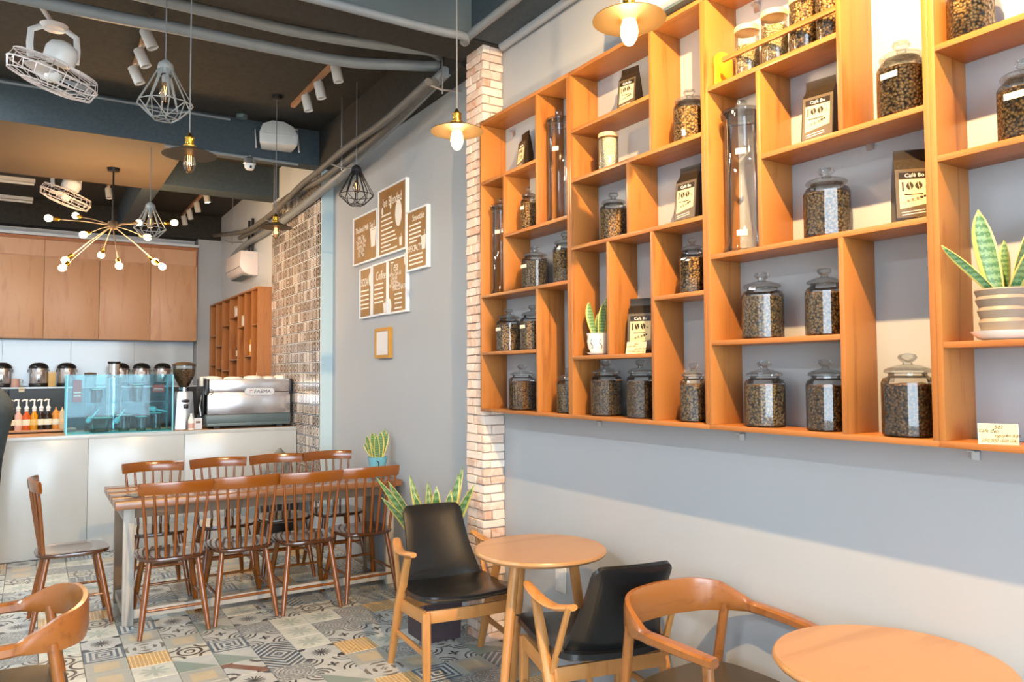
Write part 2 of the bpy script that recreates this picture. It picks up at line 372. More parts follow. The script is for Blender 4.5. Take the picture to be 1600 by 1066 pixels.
# ================================================================== THE ROOM
WX, TX, SFX = 2.36, 2.25, 2.19          # right wall, tiled wall, shelf front
CZ, BZ = 3.82, 3.5                      # ceiling, underside of beams
CTY, CTZ = 7.62, 1.035                  # counter front, counter height
struct(box('wall_right', 'wall', (WX, WX+.15, -4.5, 6.92, 0, CZ)), 'pale grey painted wall on the right, behind the wooden shelves')
pil = struct(box('wall_right_tiled', 'white', (TX, WX+.15, 6.92, 11.65, 0, CZ)), 'right wall behind the bar with small lettered tiles')
box('end_face', 'wallblue', (TX, WX, 6.9, 6.92, 0, 3.494), pil)
struct(box('wall_back', 'white', (-3.15, WX+.15, 11.65, 11.8, 0, CZ)), 'white back wall behind the bar')
struct(box('wall_column', 'wall', (1.935, TX, 11.38, 11.65, 0, 3.47)), 'pale grey column beside the upper cabinets')
struct(box('wall_left', 'frame', (-3.15, -3, -4.5, 11.65, 0, CZ)), 'pale painted wall on the left, outside the picture')
struct(box('ceiling', 'ceil', (-3.15, WX+.15, -4.5, 11.8, CZ, CZ+.15)), 'rough black painted ceiling')
def beam(b, mat='beam', label='dark painted concrete beam'): return struct(box('trim_beam', mat, b), label)
nb = beam((-3, WX, 3.81, 4.12, BZ, CZ), 'ceil', 'dark concrete beam above the brick pillar')
box('beam_face', 'ceilpatch', (-3, 2.12, 3.8, 3.81, BZ, CZ), nb)
beam((2.12, WX, -4.5, 3.8, 3.505, CZ), 'beam', 'dark concrete beam along the top of the right wall')
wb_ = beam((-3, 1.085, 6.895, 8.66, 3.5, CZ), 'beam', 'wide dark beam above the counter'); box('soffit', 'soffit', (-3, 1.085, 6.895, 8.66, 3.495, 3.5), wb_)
beam((1.085, WX-.001, 6.895, 7.08, 3.495, CZ), 'beam', 'narrow dark beam behind the white speaker')
beam((1.085, TX, 8.37, 8.66, 3.495, CZ), 'beam', 'dark cross beam above the tiled wall')
beam((.92, 1.085, 8.66, 11.65, 3.495, CZ), 'beam', 'dark beam running back above the bar')
beam((2.22, WX, 4.12, 6.895, 3.47, CZ), 'ceil', 'dark band along the top of the menu wall')
beam((-3, TX, 11.42, 11.65, 3.48, CZ), 'ceil', 'dark beam over the upper cabinets')
struct(box('street_ground', 'asphalt', (-16, 14, -18, -4.5, -.1, -.02)), 'grey pavement outside the shop front')

# floor of printed cement tiles
fl = struct(box('floor', 'mortar', (-3.15, WX, -4.5, 11.65, -.1, 0)), 'floor of mixed patterned cement tiles')
TP, TX0, TY0 = .205, .258, 4.73
def tile_mesh(m_):
    me = bpy.data.meshes.new('floor_tile'); h = .1013; b_ = .0015
    mb = MB(); mb.loft([[(-h, -h, 0), (h, -h, 0), (h, h, 0), (-h, h, 0)], [(-h, -h, .008), (h, -h, .008), (h, h, .008), (-h, h, .008)], [(-h+b_, -h+b_, .010), (h-b_, -h+b_, .010), (h-b_, h-b_, .010), (-h+b_, h-b_, .010)]])
    me.from_pydata(mb.v, [], mb.f); ul = me.uv_layers.new(name='UVMap')
    for l in me.loops: c = me.vertices[l.vertex_index].co; ul.data[l.index].uv = (c.x/.2026+.5, c.y/.2026+.5)
    me.materials.append(m_); return me
TM = [tile_mesh(m_) for m_ in TILE]
want = {}
def key_at(px, py): p = at('z', .01, px, py); return (math.floor((p.x-TX0)/TP), math.floor((p.y-TY0)/TP))
for px, py, k in [(243, 1030, 0), (540, 1010, 0), (655, 1060, 0), (600, 950, 0), (445, 1040, 1), (424, 1020, 1), (455, 982, 7), (325, 1038, 5), (550, 1056, 5), (305, 978, 5), (503, 1022, 4),
                  (385, 1048, 12), (418, 985, 3), (390, 975, 6), (500, 968, 13), (478, 990, 13), (525, 995, 3), (300, 1008, 8), (360, 1000, 2), (400, 1003, 3), (540, 1035, 3), (510, 1050, 3), (700, 1050, 2), (600, 1035, 11), (730, 1040, 9), (300, 1055, 9), (240, 1058, 13), (470, 1062, 3), (220, 1005, 11), (520, 975, 6), (560, 955, 6)]:
    want[key_at(px, py)] = k
cells = []
wts = [0, 1, 2, 3, 3, 3, 4, 4, 5, 6, 6, 6, 6, 8, 8, 9, 9, 9, 10, 11, 13, 13, 13]
for i in range(-16, 11):
    for j in range(-45, 15):
        x, y = TX0+(i+.5)*TP, TY0+(j+.5)*TP
        if x+.1 > WX+.005 or x < -2.95 or y > CTY-.09: continue
        k = want.get((i, j), random.choice(wts)); d = Vector((x, y, 0))-CAM; w_ = d.dot(_F)
        vis = w_ > .5 and -40 < 800+FPX*d.dot(_R)/w_ < 1640 and 533-FPX*d.dot(_U)/w_ < 1090
        cells.append((not vis, w_, x, y, k, random.choice((0, PI/2, PI, -PI/2)) if k not in (5,) else 0))
cells.sort()
for _, _, x, y, k, a in cells[:300]:
    o = bpy.data.objects.new('floor_tile', TM[k]); COL.objects.link(o); o.location = (x, y, 0); o.rotation_euler.z = a; o.parent = fl
rest = MB(); mi = []; uvs = []
for _, _, x, y, k, a in cells[300:]:
    h = .1013; rest.add([(x-h, y-h, .01), (x+h, y-h, .01), (x+h, y+h, .01), (x-h, y+h, .01)], [(0, 1, 2, 3)]); mi.append(k)
ro = rest.build('tile_field', TILE, fl, smooth=False, kind='stuff'); ul = ro.data.uv_layers.new(name='UVMap')
for p in ro.data.polygons:
    p.material_index = mi[p.index]
    c = p.center
    for li in p.loop_indices: q = ro.data.vertices[ro.data.loops[li].vertex_index].co; ul.data[li].uv = ((q.x-c.x)/.2026+.5, (q.y-c.y)/.2026+.5)

# lettered tiles on the wall behind the bar
def wtile_mesh(m_):
    me = bpy.data.meshes.new('wall_tile'); mb = MB().box(-.006, .002, -.044, .044, -.044, .044); me.from_pydata(mb.v, [], mb.f); ul = me.uv_layers.new(name='UVMap')
    for l in me.loops: c = me.vertices[l.vertex_index].co; ul.data[l.index].uv = (.5-c.y/.092, c.z/.092+.5)
    me.materials.append(m_); return me
WM = [wtile_mesh(m_) for m_ in WTILE]
wc = []
for i in range(17):
    for j in range(33):
        y, z = 6.975+i*.1, .42+j*.1
        if z > 3.47: continue
        wc.append((y, z))
wc.sort(key=lambda q: (not (q[1] > 1.45), q[0]+abs(q[1]-2)*.01))
tf = MB(); tmi = []
for n_, (y, z) in enumerate(wc):
    k = random.randrange(5)
    if n_ < 300:
        o = bpy.data.objects.new('wall_tile', WM[k]); COL.objects.link(o); o.location = (TX-.001, y, z); o.parent = pil
    else: tf.box(TX-.007, TX+.001, y-.046, y+.046, z-.046, z+.046); tmi += [k]*6
to = tf.build('wall_tile_field', WTILE, pil, smooth=False, kind='stuff'); ul = to.data.uv_layers.new(name='UVMap')
for p in to.data.polygons:
    p.material_index = tmi[p.index] if p.index < len(tmi) else 0
    b0 = (p.index//6)*8; c = sum((to.data.vertices[b0+q].co for q in range(8)), Vector())/8
    for li in p.loop_indices: q = to.data.vertices[to.data.loops[li].vertex_index].co; ul.data[li].uv = (.5-(q.y-c.y)/.092, (q.z-c.z)/.092+.5)

# brick pillar between the shelf and the menu wall
PX, PY0, PY1 = 2.215, 3.84, 4.04
bp = struct(box('brick_pillar', 'mortar', (PX+.012, WX, PY0+.012, PY1, 0, BZ)), 'pillar of pale old bricks at the end of the wooden shelf')
def brick(x0, x1, y0, y1, z0, z1):
    mb = MB(); j = lambda a: a+random.uniform(-.0025, .0025)
    vs_ = [(j(x), j(y), j(z)) for x in (x0, x1) for y in (y0, y1) for z in (z0, z1)]
    mb.add(vs_, [(0, 1, 3, 2), (4, 6, 7, 5), (0, 4, 5, 1), (2, 3, 7, 6), (0, 2, 6, 4), (1, 5, 7, 3)])
    return mb.build('brick', 'brick', bp, bevel=.003, seg=1)
z = .008; row = 0
while z < BZ-.03:
    h = random.uniform(.040, .052); g = .0055; px = PX+random.uniform(-.004, .004)
    if row % 2: # corner brick runs along the side face
        brick(px, px+.05, PY0+random.uniform(-.003, .003), PY0+.08, z, z+h); brick(px, px+.03, PY0+.086, PY1, z, z+h); brick(px+.055, WX-.002, PY0, PY0+.03, z, z+h)
    else:
        s_ = random.choice((.11, .13, .2)); brick(px, px+.03, PY0+.035, min(PY0+s_, PY1), z, z+h)
        if s_ < .2: brick(px, px+.03, PY0+s_+.006, PY1, z, z+h)
        brick(px, WX-random.uniform(.002, .02), PY0, PY0+.03, z, z+h)
    z += h+g; row += 1

# ================================================================== WALL SHELVES
TH = .018
def YZ(px, py, X_=SFX): p = at('x', X_, px, py); return p.y, p.z
ST, SB = 3.022, 1.335
BOARDS = []     # (ylo, yhi, ztop)
def unit(label, y1, y0):
    """y1 far end, y0 near end"""
    u = thing('wall_shelf_unit', label, 'shelf', (WX, (y0+y1)/2, SB), group='wall shelf units'); u['oy'] = (y0+y1)/2
    def part(name, mat, b): return box(name, mat, (b[0]-WX, b[1]-WX, b[2]-u['oy'], b[3]-u['oy'], b[4]-SB, b[5]-SB), u, bevel=.0012)
    part('side_panel', 'shelf_v', (SFX, WX, y1-TH, y1, SB+TH, ST-TH)); part('side_panel', 'shelf_v', (SFX, WX, y0, y0+TH, SB+TH, ST-TH))
    part('top_board', 'shelf_h', (SFX, WX, y0, y1, ST-TH, ST)); part('bottom_board', 'shelf_h', (SFX, WX, y0, y1, SB, SB+TH)); BOARDS.append((y0, y1, SB+TH))
    return u, part
def hb(part, ya, yb, z):    # horizontal board from ya to yb, top at z
    part('shelf_board', 'shelf_h', (SFX, WX, min(ya, yb), max(ya, yb), z-TH, z)); BOARDS.append((min(ya, yb), max(ya, yb), z))
def up(part, y, z0, z1): part('upright', 'shelf_v', (SFX, WX, y-TH/2, y+TH/2, z0, z1))
Y_A, Y_B, Y_C, Y_D, Y_E = 3.831, 2.958, 2.073, 1.20, .33
# unit 1
u1, P = unit('narrow wooden wall shelf unit at the far end, against the brick pillar', Y_A, Y_B)
v1 = YZ(838, 230)[0]; v2 = YZ(787, 330)[0]; v3 = YZ(839, 520)[0]
z1 = (YZ(754, 283)[1]+YZ(836, 250)[1])/2; z2 = (YZ(789, 364)[1]+YZ(886, 338)[1])/2; z3 = (YZ(754, 461)[1]+YZ(887, 438)[1])/2; z4 = YZ(795, 548)[1]
hb(P, Y_A-TH, v1+TH/2, z1); hb(P, v2-TH/2, Y_B+TH, z2); hb(P, Y_A-TH, Y_B+TH, z3); hb(P, Y_A-TH, v3+TH/2, z4)
up(P, v1, z2, ST-TH); up(P, v2, z3, z1-TH); up(P, v3, SB+TH, z3-TH)
# unit 2
u2, P = unit('wooden wall shelf unit holding the white flower pot and price card', Y_B, Y_C)
v1 = YZ(1016, 150)[0]; v2 = YZ(981, 320)[0]; v3 = YZ(950, 470)[0]; v4 = YZ(1020, 520)[0]
z1 = (YZ(892, 203)[1]+YZ(1014, 147)[1])/2; z2 = (YZ(892, 281)[1]+YZ(1094, 206)[1])/2; z3 = (YZ(892, 387)[1]+YZ(1095, 335)[1])/2; z4 = (YZ(892, 556)[1]+YZ(1017, 552)[1])/2; z5 = (YZ(1023, 464)[1]+YZ(1095, 453)[1])/2
hb(P, Y_B-TH, v1+TH/2, z1); hb(P, Y_B-TH, Y_C+TH, z2); hb(P, Y_B-TH, Y_C+TH, z3); hb(P, Y_B-TH, v4+TH/2, z4); hb(P, v4-TH/2, Y_C+TH, z5)
up(P, v1, z2, ST-TH); up(P, v2, z3, z2-TH); up(P, v3, z4, z3-TH); up(P, v4, SB+TH, z3-TH)
# unit 3
u3, P = unit('wooden wall shelf unit holding the tall glass cylinder and the yellow cutting board', Y_C, Y_D)
va = YZ(1311, 100)[0]; v1 = YZ(1186, 250)[0]; vb = YZ(1316, 500)[0]
z1 = (YZ(1106, 135)[1]+YZ(1306, 51)[1])/2; z2 = (YZ(1191, 242)[1]+YZ(1447, 160)[1])/2; z3 = (YZ(1108, 401)[1]+YZ(1451, 335)[1])/2; z4 = (YZ(1108, 532)[1]+YZ(1315, 523)[1])/2
hb(P, Y_C-TH, va+TH/2, z1); hb(P, v1-TH/2, Y_D+TH, z2); hb(P, Y_C-TH, Y_D+TH, z3); hb(P, Y_C-TH, vb+TH/2, z4)
up(P, va, z2, ST-TH); up(P, v1, z3, z1-TH); up(P, vb, SB+TH, z3-TH)
P('guard_rail', 'shelf_h', (SFX, SFX+.012, va+TH/2, YZ(1128, 100)[0], z1+.072, z1+.09))
# unit 4 (its near end lies outside the frame)
u4, P = unit('nearest wooden wall shelf unit, holding the taupe plant pot', Y_D, Y_E)
z1 = (YZ(1455, 73)[1]+YZ(1600, 19)[1])/2; z2 = (YZ(1461, 246)[1]+YZ(1600, 209)[1])/2; z3 = (YZ(1469, 534)[1]+YZ(1600, 530)[1])/2
for z in (z1, z2, z3): hb(P, Y_D-TH, Y_E+TH, z)
# metal clips that hold the shelves to the wall
def clip(u, px, py, up_=False):
    p = at('x', WX-.004, px, py); p.y = max(min(p.y, 3.75), .4)
    mb = MB().box(-.003, .001, -.012, .012, -.028, .0).box(-.03, .001, -.012, .012, -.003, 0)
    M = T(p.x-WX, p.y-u['oy'], p.z-SB)
    o = MB().add(mb.v, mb.f, M).build('bracket', 'steel', u); return o
clip(u1, 803, 205); clip(u2, 937, 658); clip(u3, 1160, 677); clip(u3, 1360, 222); clip(u3, 1183, 8); clip(u4, 1525, 704)

# ------------------------------------------------------------------ things on the shelves
def board_z(y, z): return min((b_ for b_ in BOARDS if b_[0]-.02 <= y <= b_[1]+.02), key=lambda b_: abs(b_[2]-z))[2]
def place(px, bot, top, wpx, X_=2.272):
    p = at('x', X_, px, bot); z = board_z(p.y, p.z); k = mpp((X_, p.y, z)); return Vector((X_, p.y, z)), k*wpx, k*(bot-top)
def octo(r, bev=.12):
    """octagon ring with narrowed corners, facet towards -x-y"""
    pts = []
    for i in range(8):
        a0 = 2*PI*i/8+PI/8
        for d in (-bev, bev): a = a0+d; rr = r*math.cos(PI/8)/math.cos(PI/8-abs(bev)) ; pts.append((rr*math.cos(a), rr*math.sin(a)))
    return pts
def bean_jar(label, px, bot, top, wpx, fill='beans', tagged=False, level=.97):
    loc, wd, ht = place(px, bot, top, wpx); r = min(wd/2/.96, .079); H = ht
    if loc.x+r > WX-.004: loc.x = WX-.004-r
    t = thing('bean_jar', label, 'jar', loc, group='coffee bean jars')
    ring = lambda rr, z: [(x, y, z) for x, y in octo(rr)]
    b = H*.74
    MB().loft([ring(r*.9, 0), ring(r, .006), ring(r, b*.86), ring(r*.92, b*.93), ring(r*.72, b*.97), ring(r*.7, b*1.02)]).build('glass_body', 'glass', t, ang=20)
    f = b*.86*level
    MB().loft([ring(r*.88, .004), ring(r*.965, .01), ring(r*.965, f-.004), ring(r*.88, f), ring(r*.3, f+.004)]).build('coffee_beans' if fill != 'oats' else 'oat_flakes', fill, t, ang=20, kind='stuff')
    lid = MB().lathe([(r*.70, b*1.0), (r*.84, b*1.02), (r*.86, b*1.05), (r*.80, b*1.08), (r*.45, b*1.13), (r*.22, b*1.15)], 24).build('lid', 'lidglass', t)
    MB().lathe([(r*.2, b*1.14), (r*.17, b*1.18), (r*.30, b*1.22), (r*.36, b*1.26), (r*.30, b*1.31), (0.0001, b*1.335)], 16).build('knob', 'lidglass', lid)
    if tagged: # paper strip on a facet turned to the room
        a = PI+PI/8*0; q = r*math.cos(PI/8)+.0012
        M = Matrix.Rotation(PI, 4, 'Z') @ Matrix.Translation((q, 0, b*.68))
        MB().box(0, .0006, -r*.36, r*.36, -.009, .009, M).build('paper_tag', 'tag', t)
    return t
J = bean_jar
J('small tagged bean jar on the upper shelf next to the empty tall jar, far unit', 827, 352, 280, 27, tagged=True)
J('tagged bean jar in the middle shelf of the far unit', 836, 445, 377, 43, tagged=True)
J('bean jar half hidden at the right end of the middle shelf, far unit', 884, 440, 358, 40)
J('tagged bean jar at the left of the pair above the bottom row, far unit', 795, 543, 475, 39, tagged=True)
J('bean jar at the right of the pair above the bottom row, far unit', 833, 543, 471, 40, tagged=True)
J('dark bean jar alone in the bottom left cell of the far unit', 816, 639, 567, 42, 'beansdark')
J('bean jar at the foot of the tall empty cell, far unit', 889, 645, 573, 38)
J('large bean jar high up beside the pendant lamp', 1078, 213, 125, 52)
J('bean jar on the shelf left of the small coffee bag, second unit', 959, 367, 289, 44)
J('bean jar on the short board near the middle upright, second unit', 1083, 452, 361, 42)
J('dark bean jar below the white flower pot', 948, 651, 563, 50, 'beansdark')
J('dark bean jar below the price card', 1002, 655, 562, 46, 'beansdark')
J('bean jar in the bottom right cell of the second unit', 1085, 660, 566, 44)
J('large bean jar below the coffee bag, beside the tall glass cylinder', 1293, 366, 252, 76)
J('tagged large bean jar at the top right of the third unit', 1411, 180, 53, 73, tagged=True)
J('left bean jar of the pair on the second lowest shelf, third unit', 1192, 522, 415, 69)
J('right bean jar of the pair on the second lowest shelf, third unit', 1290, 519, 410, 60)
J('left bean jar of the pair on the lowest shelf, third unit', 1196, 667, 562, 62)
J('right bean jar of the pair on the lowest shelf, third unit', 1292, 674, 560, 60, 'beansdark')
J('biggest bean jar, standing in the tall lit cell of the third unit', 1421, 683, 551, 82, 'beansdark')
J('tagged bean jar cut by the right edge of the picture', 1606, 212, 78, 80, tagged=True)
J('bean jar on the top shelf of the nearest unit', 1517, 50, -75, 66)

def tall_jar(label, px, bot, top, wpx, tags=0):
    loc, wd, ht = place(px, bot, top, wpx, 2.275); r = min(wd/2, .078); H = ht
    t = thing('tall_glass_jar', label, 'jar', loc, group='tall empty glass jars')
    MB().lathe([(0.0001, .012), (r*.9, .012), (r*1.0, .006), (r*.97, .018), (r*.84, .03), (r*.84, H*.86), (r*.88, H*.875), (r*1.0, H*.885), (r*1.0, H*.9)], 32).build('glass_body', 'glass', t)
    lid = MB().lathe([(r*.8, H*.87), (r*.8, H*.9), (r*1.03, H*.903), (r*1.05, H*.915), (r*.98, H*.925), (r*.5, H*.945), (r*.2, H*.95)], 32).build('lid', 'lidglass', t)
    MB().lathe([(r*.17, H*.945), (r*.16, H*.958), (r*.27, H*.968), (r*.28, H*.985), (r*.16, H*.998), (.0001, H)], 16).build('knob', 'lidglass', lid)
    for k in range(tags):
        a = math.radians(215); z = H*(.62 if k == 0 else .1)
        n = 6; q = r*.845+.001
        rings = [[(q*math.cos(a+(i-n/2)*.1), q*math.sin(a+(i-n/2)*.1), z+dz) for i in range(n+1)] for dz in (0, .022)]
        MB().loft(rings, False, closed=False).build('paper_tag', 'tag', t)
    return t
tall_jar('tall empty glass jar with lid beside the small coffee bag, far unit', 874, 338, 160, 40, 1)
tall_jar('tall empty glass jar at the left end of the far unit, by the bricks', 783, 455, 303, 33, 1)
tall_jar('very tall wide empty glass cylinder with two paper tags', 1163, 393, 150, 64, 2)
def canister(label, px, bot, top, wpx, fill, level, lid='cork'):
    loc, wd, ht = place(px, bot, top, wpx, 2.262); r = min(wd/2, .07); H = ht
    t = thing('storage_canister', label, 'jar', loc, group='straight canisters with flat lids')
    MB().lathe([(.0001, .001), (r*.94, .001), (r, .005), (r, H*.90), (r*.97, H*.91)], 28).build('glass_body', 'glass', t)
    MB().lathe([(.0001, .006), (r*.95, .006), (r*.955, H*level-.003), (r*.8, H*level), (.0001, H*level+.002)], 28).build('filling', fill, t, kind='stuff')
    MB().lathe([(r*.9, H*.895), (r*1.03, H*.9), (r*1.04, H*.97), (r*1.0, H), (.0001, H)], 28).build('lid', lid, t); return t
canister('pale oat canister with wooden lid under the small coffee bag', 951, 263, 203, 31, 'oats', .86)
canister('leftmost canister behind the guard rail, beside the yellow cutting board', 1168, 110, 28, 37, 'green', .62)
canister('second canister from the yellow cutting board behind the guard rail', 1211, 93, 5, 40, 'green', .72)
canister('third canister from the yellow cutting board, full of dark beans', 1256, 73, -18, 42, 'beans', .88)
canister('canister at the right end of the guard rail, full of dark beans', 1297, 54, -40, 42, 'beans', .88)
# yellow cutting board leaning in the corner
p = at('x', 2.26, 1136, 122); zb = board_z(p.y, p.z)
cb = thing('cutting_board', 'yellow wooden cutting board leaning behind the guard rail', 'cutting board', (2.262, 2.035, zb), rot=(0, 0, 0))
k = 14; hw, hh = .05, .145
outl = [(-hw, .0), (hw, .0)]+[(hw*math.cos(a*PI/k), hh-.04+.04*math.sin(a*PI/k)) for a in range(k+1)]
MB().loft([[(x, -.006, z) for x, z in outl], [(x, .006, z) for x, z in outl]]).build('blade', 'bamboo', cb, bevel=.002)

# printed coffee bags
def coffee_bag():
    t = bpy.data.objects.new('coffee_bag', None); COL.objects.link(t)
    w_, H, D = .057, .232, .034   # half width, height, half depth ; front looks to -y
    def ring(hw_, y0, y1, z): return [(-hw_, y0, z), (hw_, y0, z), (hw_, (y0+y1)/2, z), (hw_, y1, z), (-hw_, y1, z), (-hw_, (y0+y1)/2, z)]
    fr = lambda z: -D+.10*z        # front plane leans back
    R_ = [ring(w_*.96, -D, D, 0), ring(w_, fr(.01), D, .01), ring(w_, fr(.09), D*.95, .09), ring(w_*.98, fr(.15), D*.7, .15), ring(w_*.96, fr(.172), D*.55, .172), ring(w_*.93, .002, .016, .197), ring(w_*.93, .004, .010, .205), ring(w_*.92, .005, .009, H)]
    MB().loft(R_).build('pouch', 'foil', t, ang=50)
    an = math.atan(.10)
    M0 = Matrix.Translation((0, fr(0)-.0006, 0)) @ Matrix.Rotation(PI/2-an, 4, 'X')   # plane of the front: x right, y up
    MB().box(-w_*.94, w_*.94, .015, .168, -.0004, .0002, M0).build('label_field', 'foilside', t)
    MB().add([(-.044, .042, .0006), (.044, .058, .0006), (.044, .135, .0006), (-.044, .135, .0006)], [(0, 1, 2, 3)], M0).build('paper_label', 'paper', t)
    MB().box(-.044, .044, .138, .158, .0002, .0006, M0).build('name_strip', 'foil', t)
    tp = lambda x, y: M0 @ Matrix.Translation((x, y, .0010))
    text('Café Bo', .017, 'chalk', tp(0, .147), t)
    MB().add([(-.036, .098, .001), (-.031, .098, .001), (-.031, .128, .001), (-.034, .128, .001), (-.038, .124, .001), (-.036, .122, .001)], [(0, 1, 2, 3, 4, 5)], M0).build('numeral_one', 'ink', t)
    for cx in (-.014, .011): # the two zeros are coffee beans
        for sd in (-1, 1):
            n = 8; pts = [(cx+sd*(.0011+.0*i)+sd*.0095*math.sin(PI*i/n)*(1 if sd > 0 else 1), .1+.028*i/n, .001) for i in range(n+1)]
            inn = [(cx+sd*.0011+.0018*math.sin(2*PI*i/n), .1+.028*i/n, .001) for i in range(n, -1, -1)]
            MB().add(pts+inn, [tuple(range(len(pts)+len(inn)))], M0).build('bean_numeral', 'ink', t)
    text('%', .012, 'inkgrey', tp(.031, .108), t)
    MB().box(-.03, .022, .085, .0885, .0006, .001, M0).build('printed_bar', 'ink', t)
    for q, (x, y, s_) in enumerate([(-.02, .067, .004), (-.008, .071, .004), (.006, .074, .0045), (.017, .077, .005), (.026, .080, .004)]):
        MB().lathe([(s_, 0), (s_, .0006)], 8, M0 @ Matrix.Translation((x, y, .0006))).build('printed_berry', 'inkgrey' if q < 3 else 'ink', t)
    MB().box(-.03, .028, .066, .0672, .0006, .001, M0 @ Matrix.Rotation(.15, 4, 'Z')).build('printed_twig', 'inkgrey', t)
    for y in (.026, .034): MB().box(-.036, .03, y, y+.002, .0004, .001, M0 @ Matrix.Rotation(.12, 4, 'Z')).build('printed_line', 'chalk', t)
    tg = MB().box(-.03, .03, .0, .028, 0, .0006, Matrix.Translation((0, -.0062, .172)) @ Matrix.Rotation(PI/2-.55, 4, 'X') @ Matrix.Translation((0, 0, .004))).build('price_sticker', 'tag', t)
    return t
bag0 = coffee_bag(); first = [True]
def bag(label, px, bot, top, rz, X_=2.27, sticker=True, lean=0):
    p = at('x', X_, px, bot); z = board_z(p.y, p.z); k = mpp((X_, p.y, z))*(bot-top)/.232
    o = bag0 if first[0] else copy_tree(bag0); first[0] = False
    o.location = (X_, p.y, z); o.rotation_euler = (0, lean, rz); o.scale = (k,)*3; tag(o, label, 'coffee bag', 'printed coffee bags')
    if not sticker:
        for c in list(o.children):
            if c.name.startswith('price_sticker'): bpy.data.objects.remove(c)
R_ = math.radians
bag('narrow printed coffee bag on the top shelf by the brick pillar', 820, 258, 197, R_(-100))
bag('printed coffee bag with folded top in the highest cell under the pendant lamp', 984, 163, 92, R_(-78), lean=0)
bag('printed coffee bag right of the bean jar, second unit', 1078, 337, 246, R_(-88))
bag('printed coffee bag behind the small price card', 1004, 549, 461, R_(-60), X_=2.30)
bag('printed coffee bag in the cell above the large bean jar, third unit', 1283, 212, 108, R_(-80), sticker=False)
bag('printed coffee bag against the right upright, lit by the lamp', 1428, 340, 222, R_(-48), sticker=False)

# handwritten price cards
def card(label, px, bot, wpx, X_, rz, lines):
    p = at('x', X_, px, bot); z = board_z(p.y, p.z); k = mpp((X_, p.y, z))*wpx/.1
    t = thing('price_card', label, 'card', (X_, p.y, z), rz, 'handwritten price cards'); t.scale = (k,)*3
    M0 = Matrix.Translation((0, -.012, .0)) @ Matrix.Rotation(PI/2-.35, 4, 'X')
    MB().box(-.05, .05, 0, .062, -.0012, 0, M0).box(-.05, .05, -.014, .03, 0, .0012).build('stand', 'porcelain', t)
    MB().box(-.049, .049, .001, .061, 0, .0004, M0).build('paper', 'paper', t)
    for s_, x, y, sz in lines: text(s_, sz*1.15, 'ink', M0 @ Matrix.Translation((x, y, .0008)), t, shear=.35)
CL = [('Bột', .0, .051, .012), ('Cafe đen', -.024, .039, .012), ('nguyên hạt', .022, .026, .012), ('250.000', -.022, .011, .011), ('(500 GR)', .024, .010, .010)]
card('cream handwritten price card on the lowest shelf of the nearest unit', 1560, 692, 54, 2.225, R_(-62), CL)
card('small cream price card in front of a coffee bag', 994, 550, 32, 2.225, R_(-62), CL)

# snake plants
def leaf(t, base, az, lean, L, wd, bend=.3, twist=0):
    """one long leaf with a fold down the middle"""
    n = 9; mbv, fs, uv = [], [], []
    tw = (-.56-az-PI/2+PI/2) % PI-PI/2; twist = tw*.7
    d = Vector((math.cos(az), math.sin(az), 0)); sd = Vector((-math.sin(az+twist), math.cos(az+twist), 0))
    p = Vector(base); ang = lean
    for i in range(n+1):
        s_ = i/n; wv = wd*(.62+.9*s_-.5*s_*s_)*(1-s_**5) if i < n else .0005
        nrm = d*math.cos(ang)-Vector((0, 0, 1))*math.sin(ang)
        for j, u_ in enumerate((-1, -.5, 0, .5, 1)):
            mbv.append(p+sd*(wv/2*u_)+nrm*(wv*.16*(u_*u_)))
            uv.append((.5+u_/2, s_))
        stp = L/n; p = p+(d*math.sin(ang)+Vector((0, 0, math.cos(ang))))*stp; ang += bend/n
    for i in range(n):
        for j in range(4): a = i*5+j; fs.append((a, a+1, a+6, a+5))
    me = bpy.data.meshes.new('leaf'); me.from_pydata([tuple(q) for q in mbv], [], fs); ul = me.uv_layers.new(name='UVMap')
    for l in me.loops: ul.data[l.index].uv = uv[l.vertex_index]
    for q in me.polygons: q.use_smooth = True
    me.materials.append(MT['leaf']); o = bpy.data.objects.new('leaf', me); COL.objects.link(o); o.parent = t
    so = o.modifiers.new('thickness', 'SOLIDIFY'); so.thickness = .0022; return o
# taupe pot on the nearest unit
p = at('x', 2.27, 1573, 522); zb = board_z(p.y, p.z)
t = thing('snake_plant', 'snake plant in a ribbed taupe pot on a white saucer', 'plant', (2.265, p.y, zb), group='potted snake plants')
MB().lathe([(.0001, .002), (.05, 0), (.066, .006), (.082, .022), (.085, .026), (.08, .024), (.06, .012), (.0001, .012)], 32).build('saucer', 'porcelain', t)
MB().lathe([(.0001, .014), (.052, .014), (.058, .03), (.064, .05), (.059, .06), (.067, .082), (.062, .092), (.071, .113), (.067, .122), (.073, .138), (.071, .142), (.064, .14), (.062, .122), (.0001, .12)], 32).build('pot', 'tan', t)
MB().lathe([(.0001, .124), (.062, .122)], 24).build('soil', 'soil', t)
for az, ln, L, wd, bd in [(150, .75, .21, .034, .2), (160, .2, .245, .062, .1), (-60, .18, .25, .06, .25), (20, .05, .16, .03, .05), (-110, .5, .2, .05, .3), (-30, .45, .17, .04, .4)]:
    a = R_(az); leaf(t, (.018*math.cos(a), .018*math.sin(a), .122), a, ln, L, wd, bd, .6)
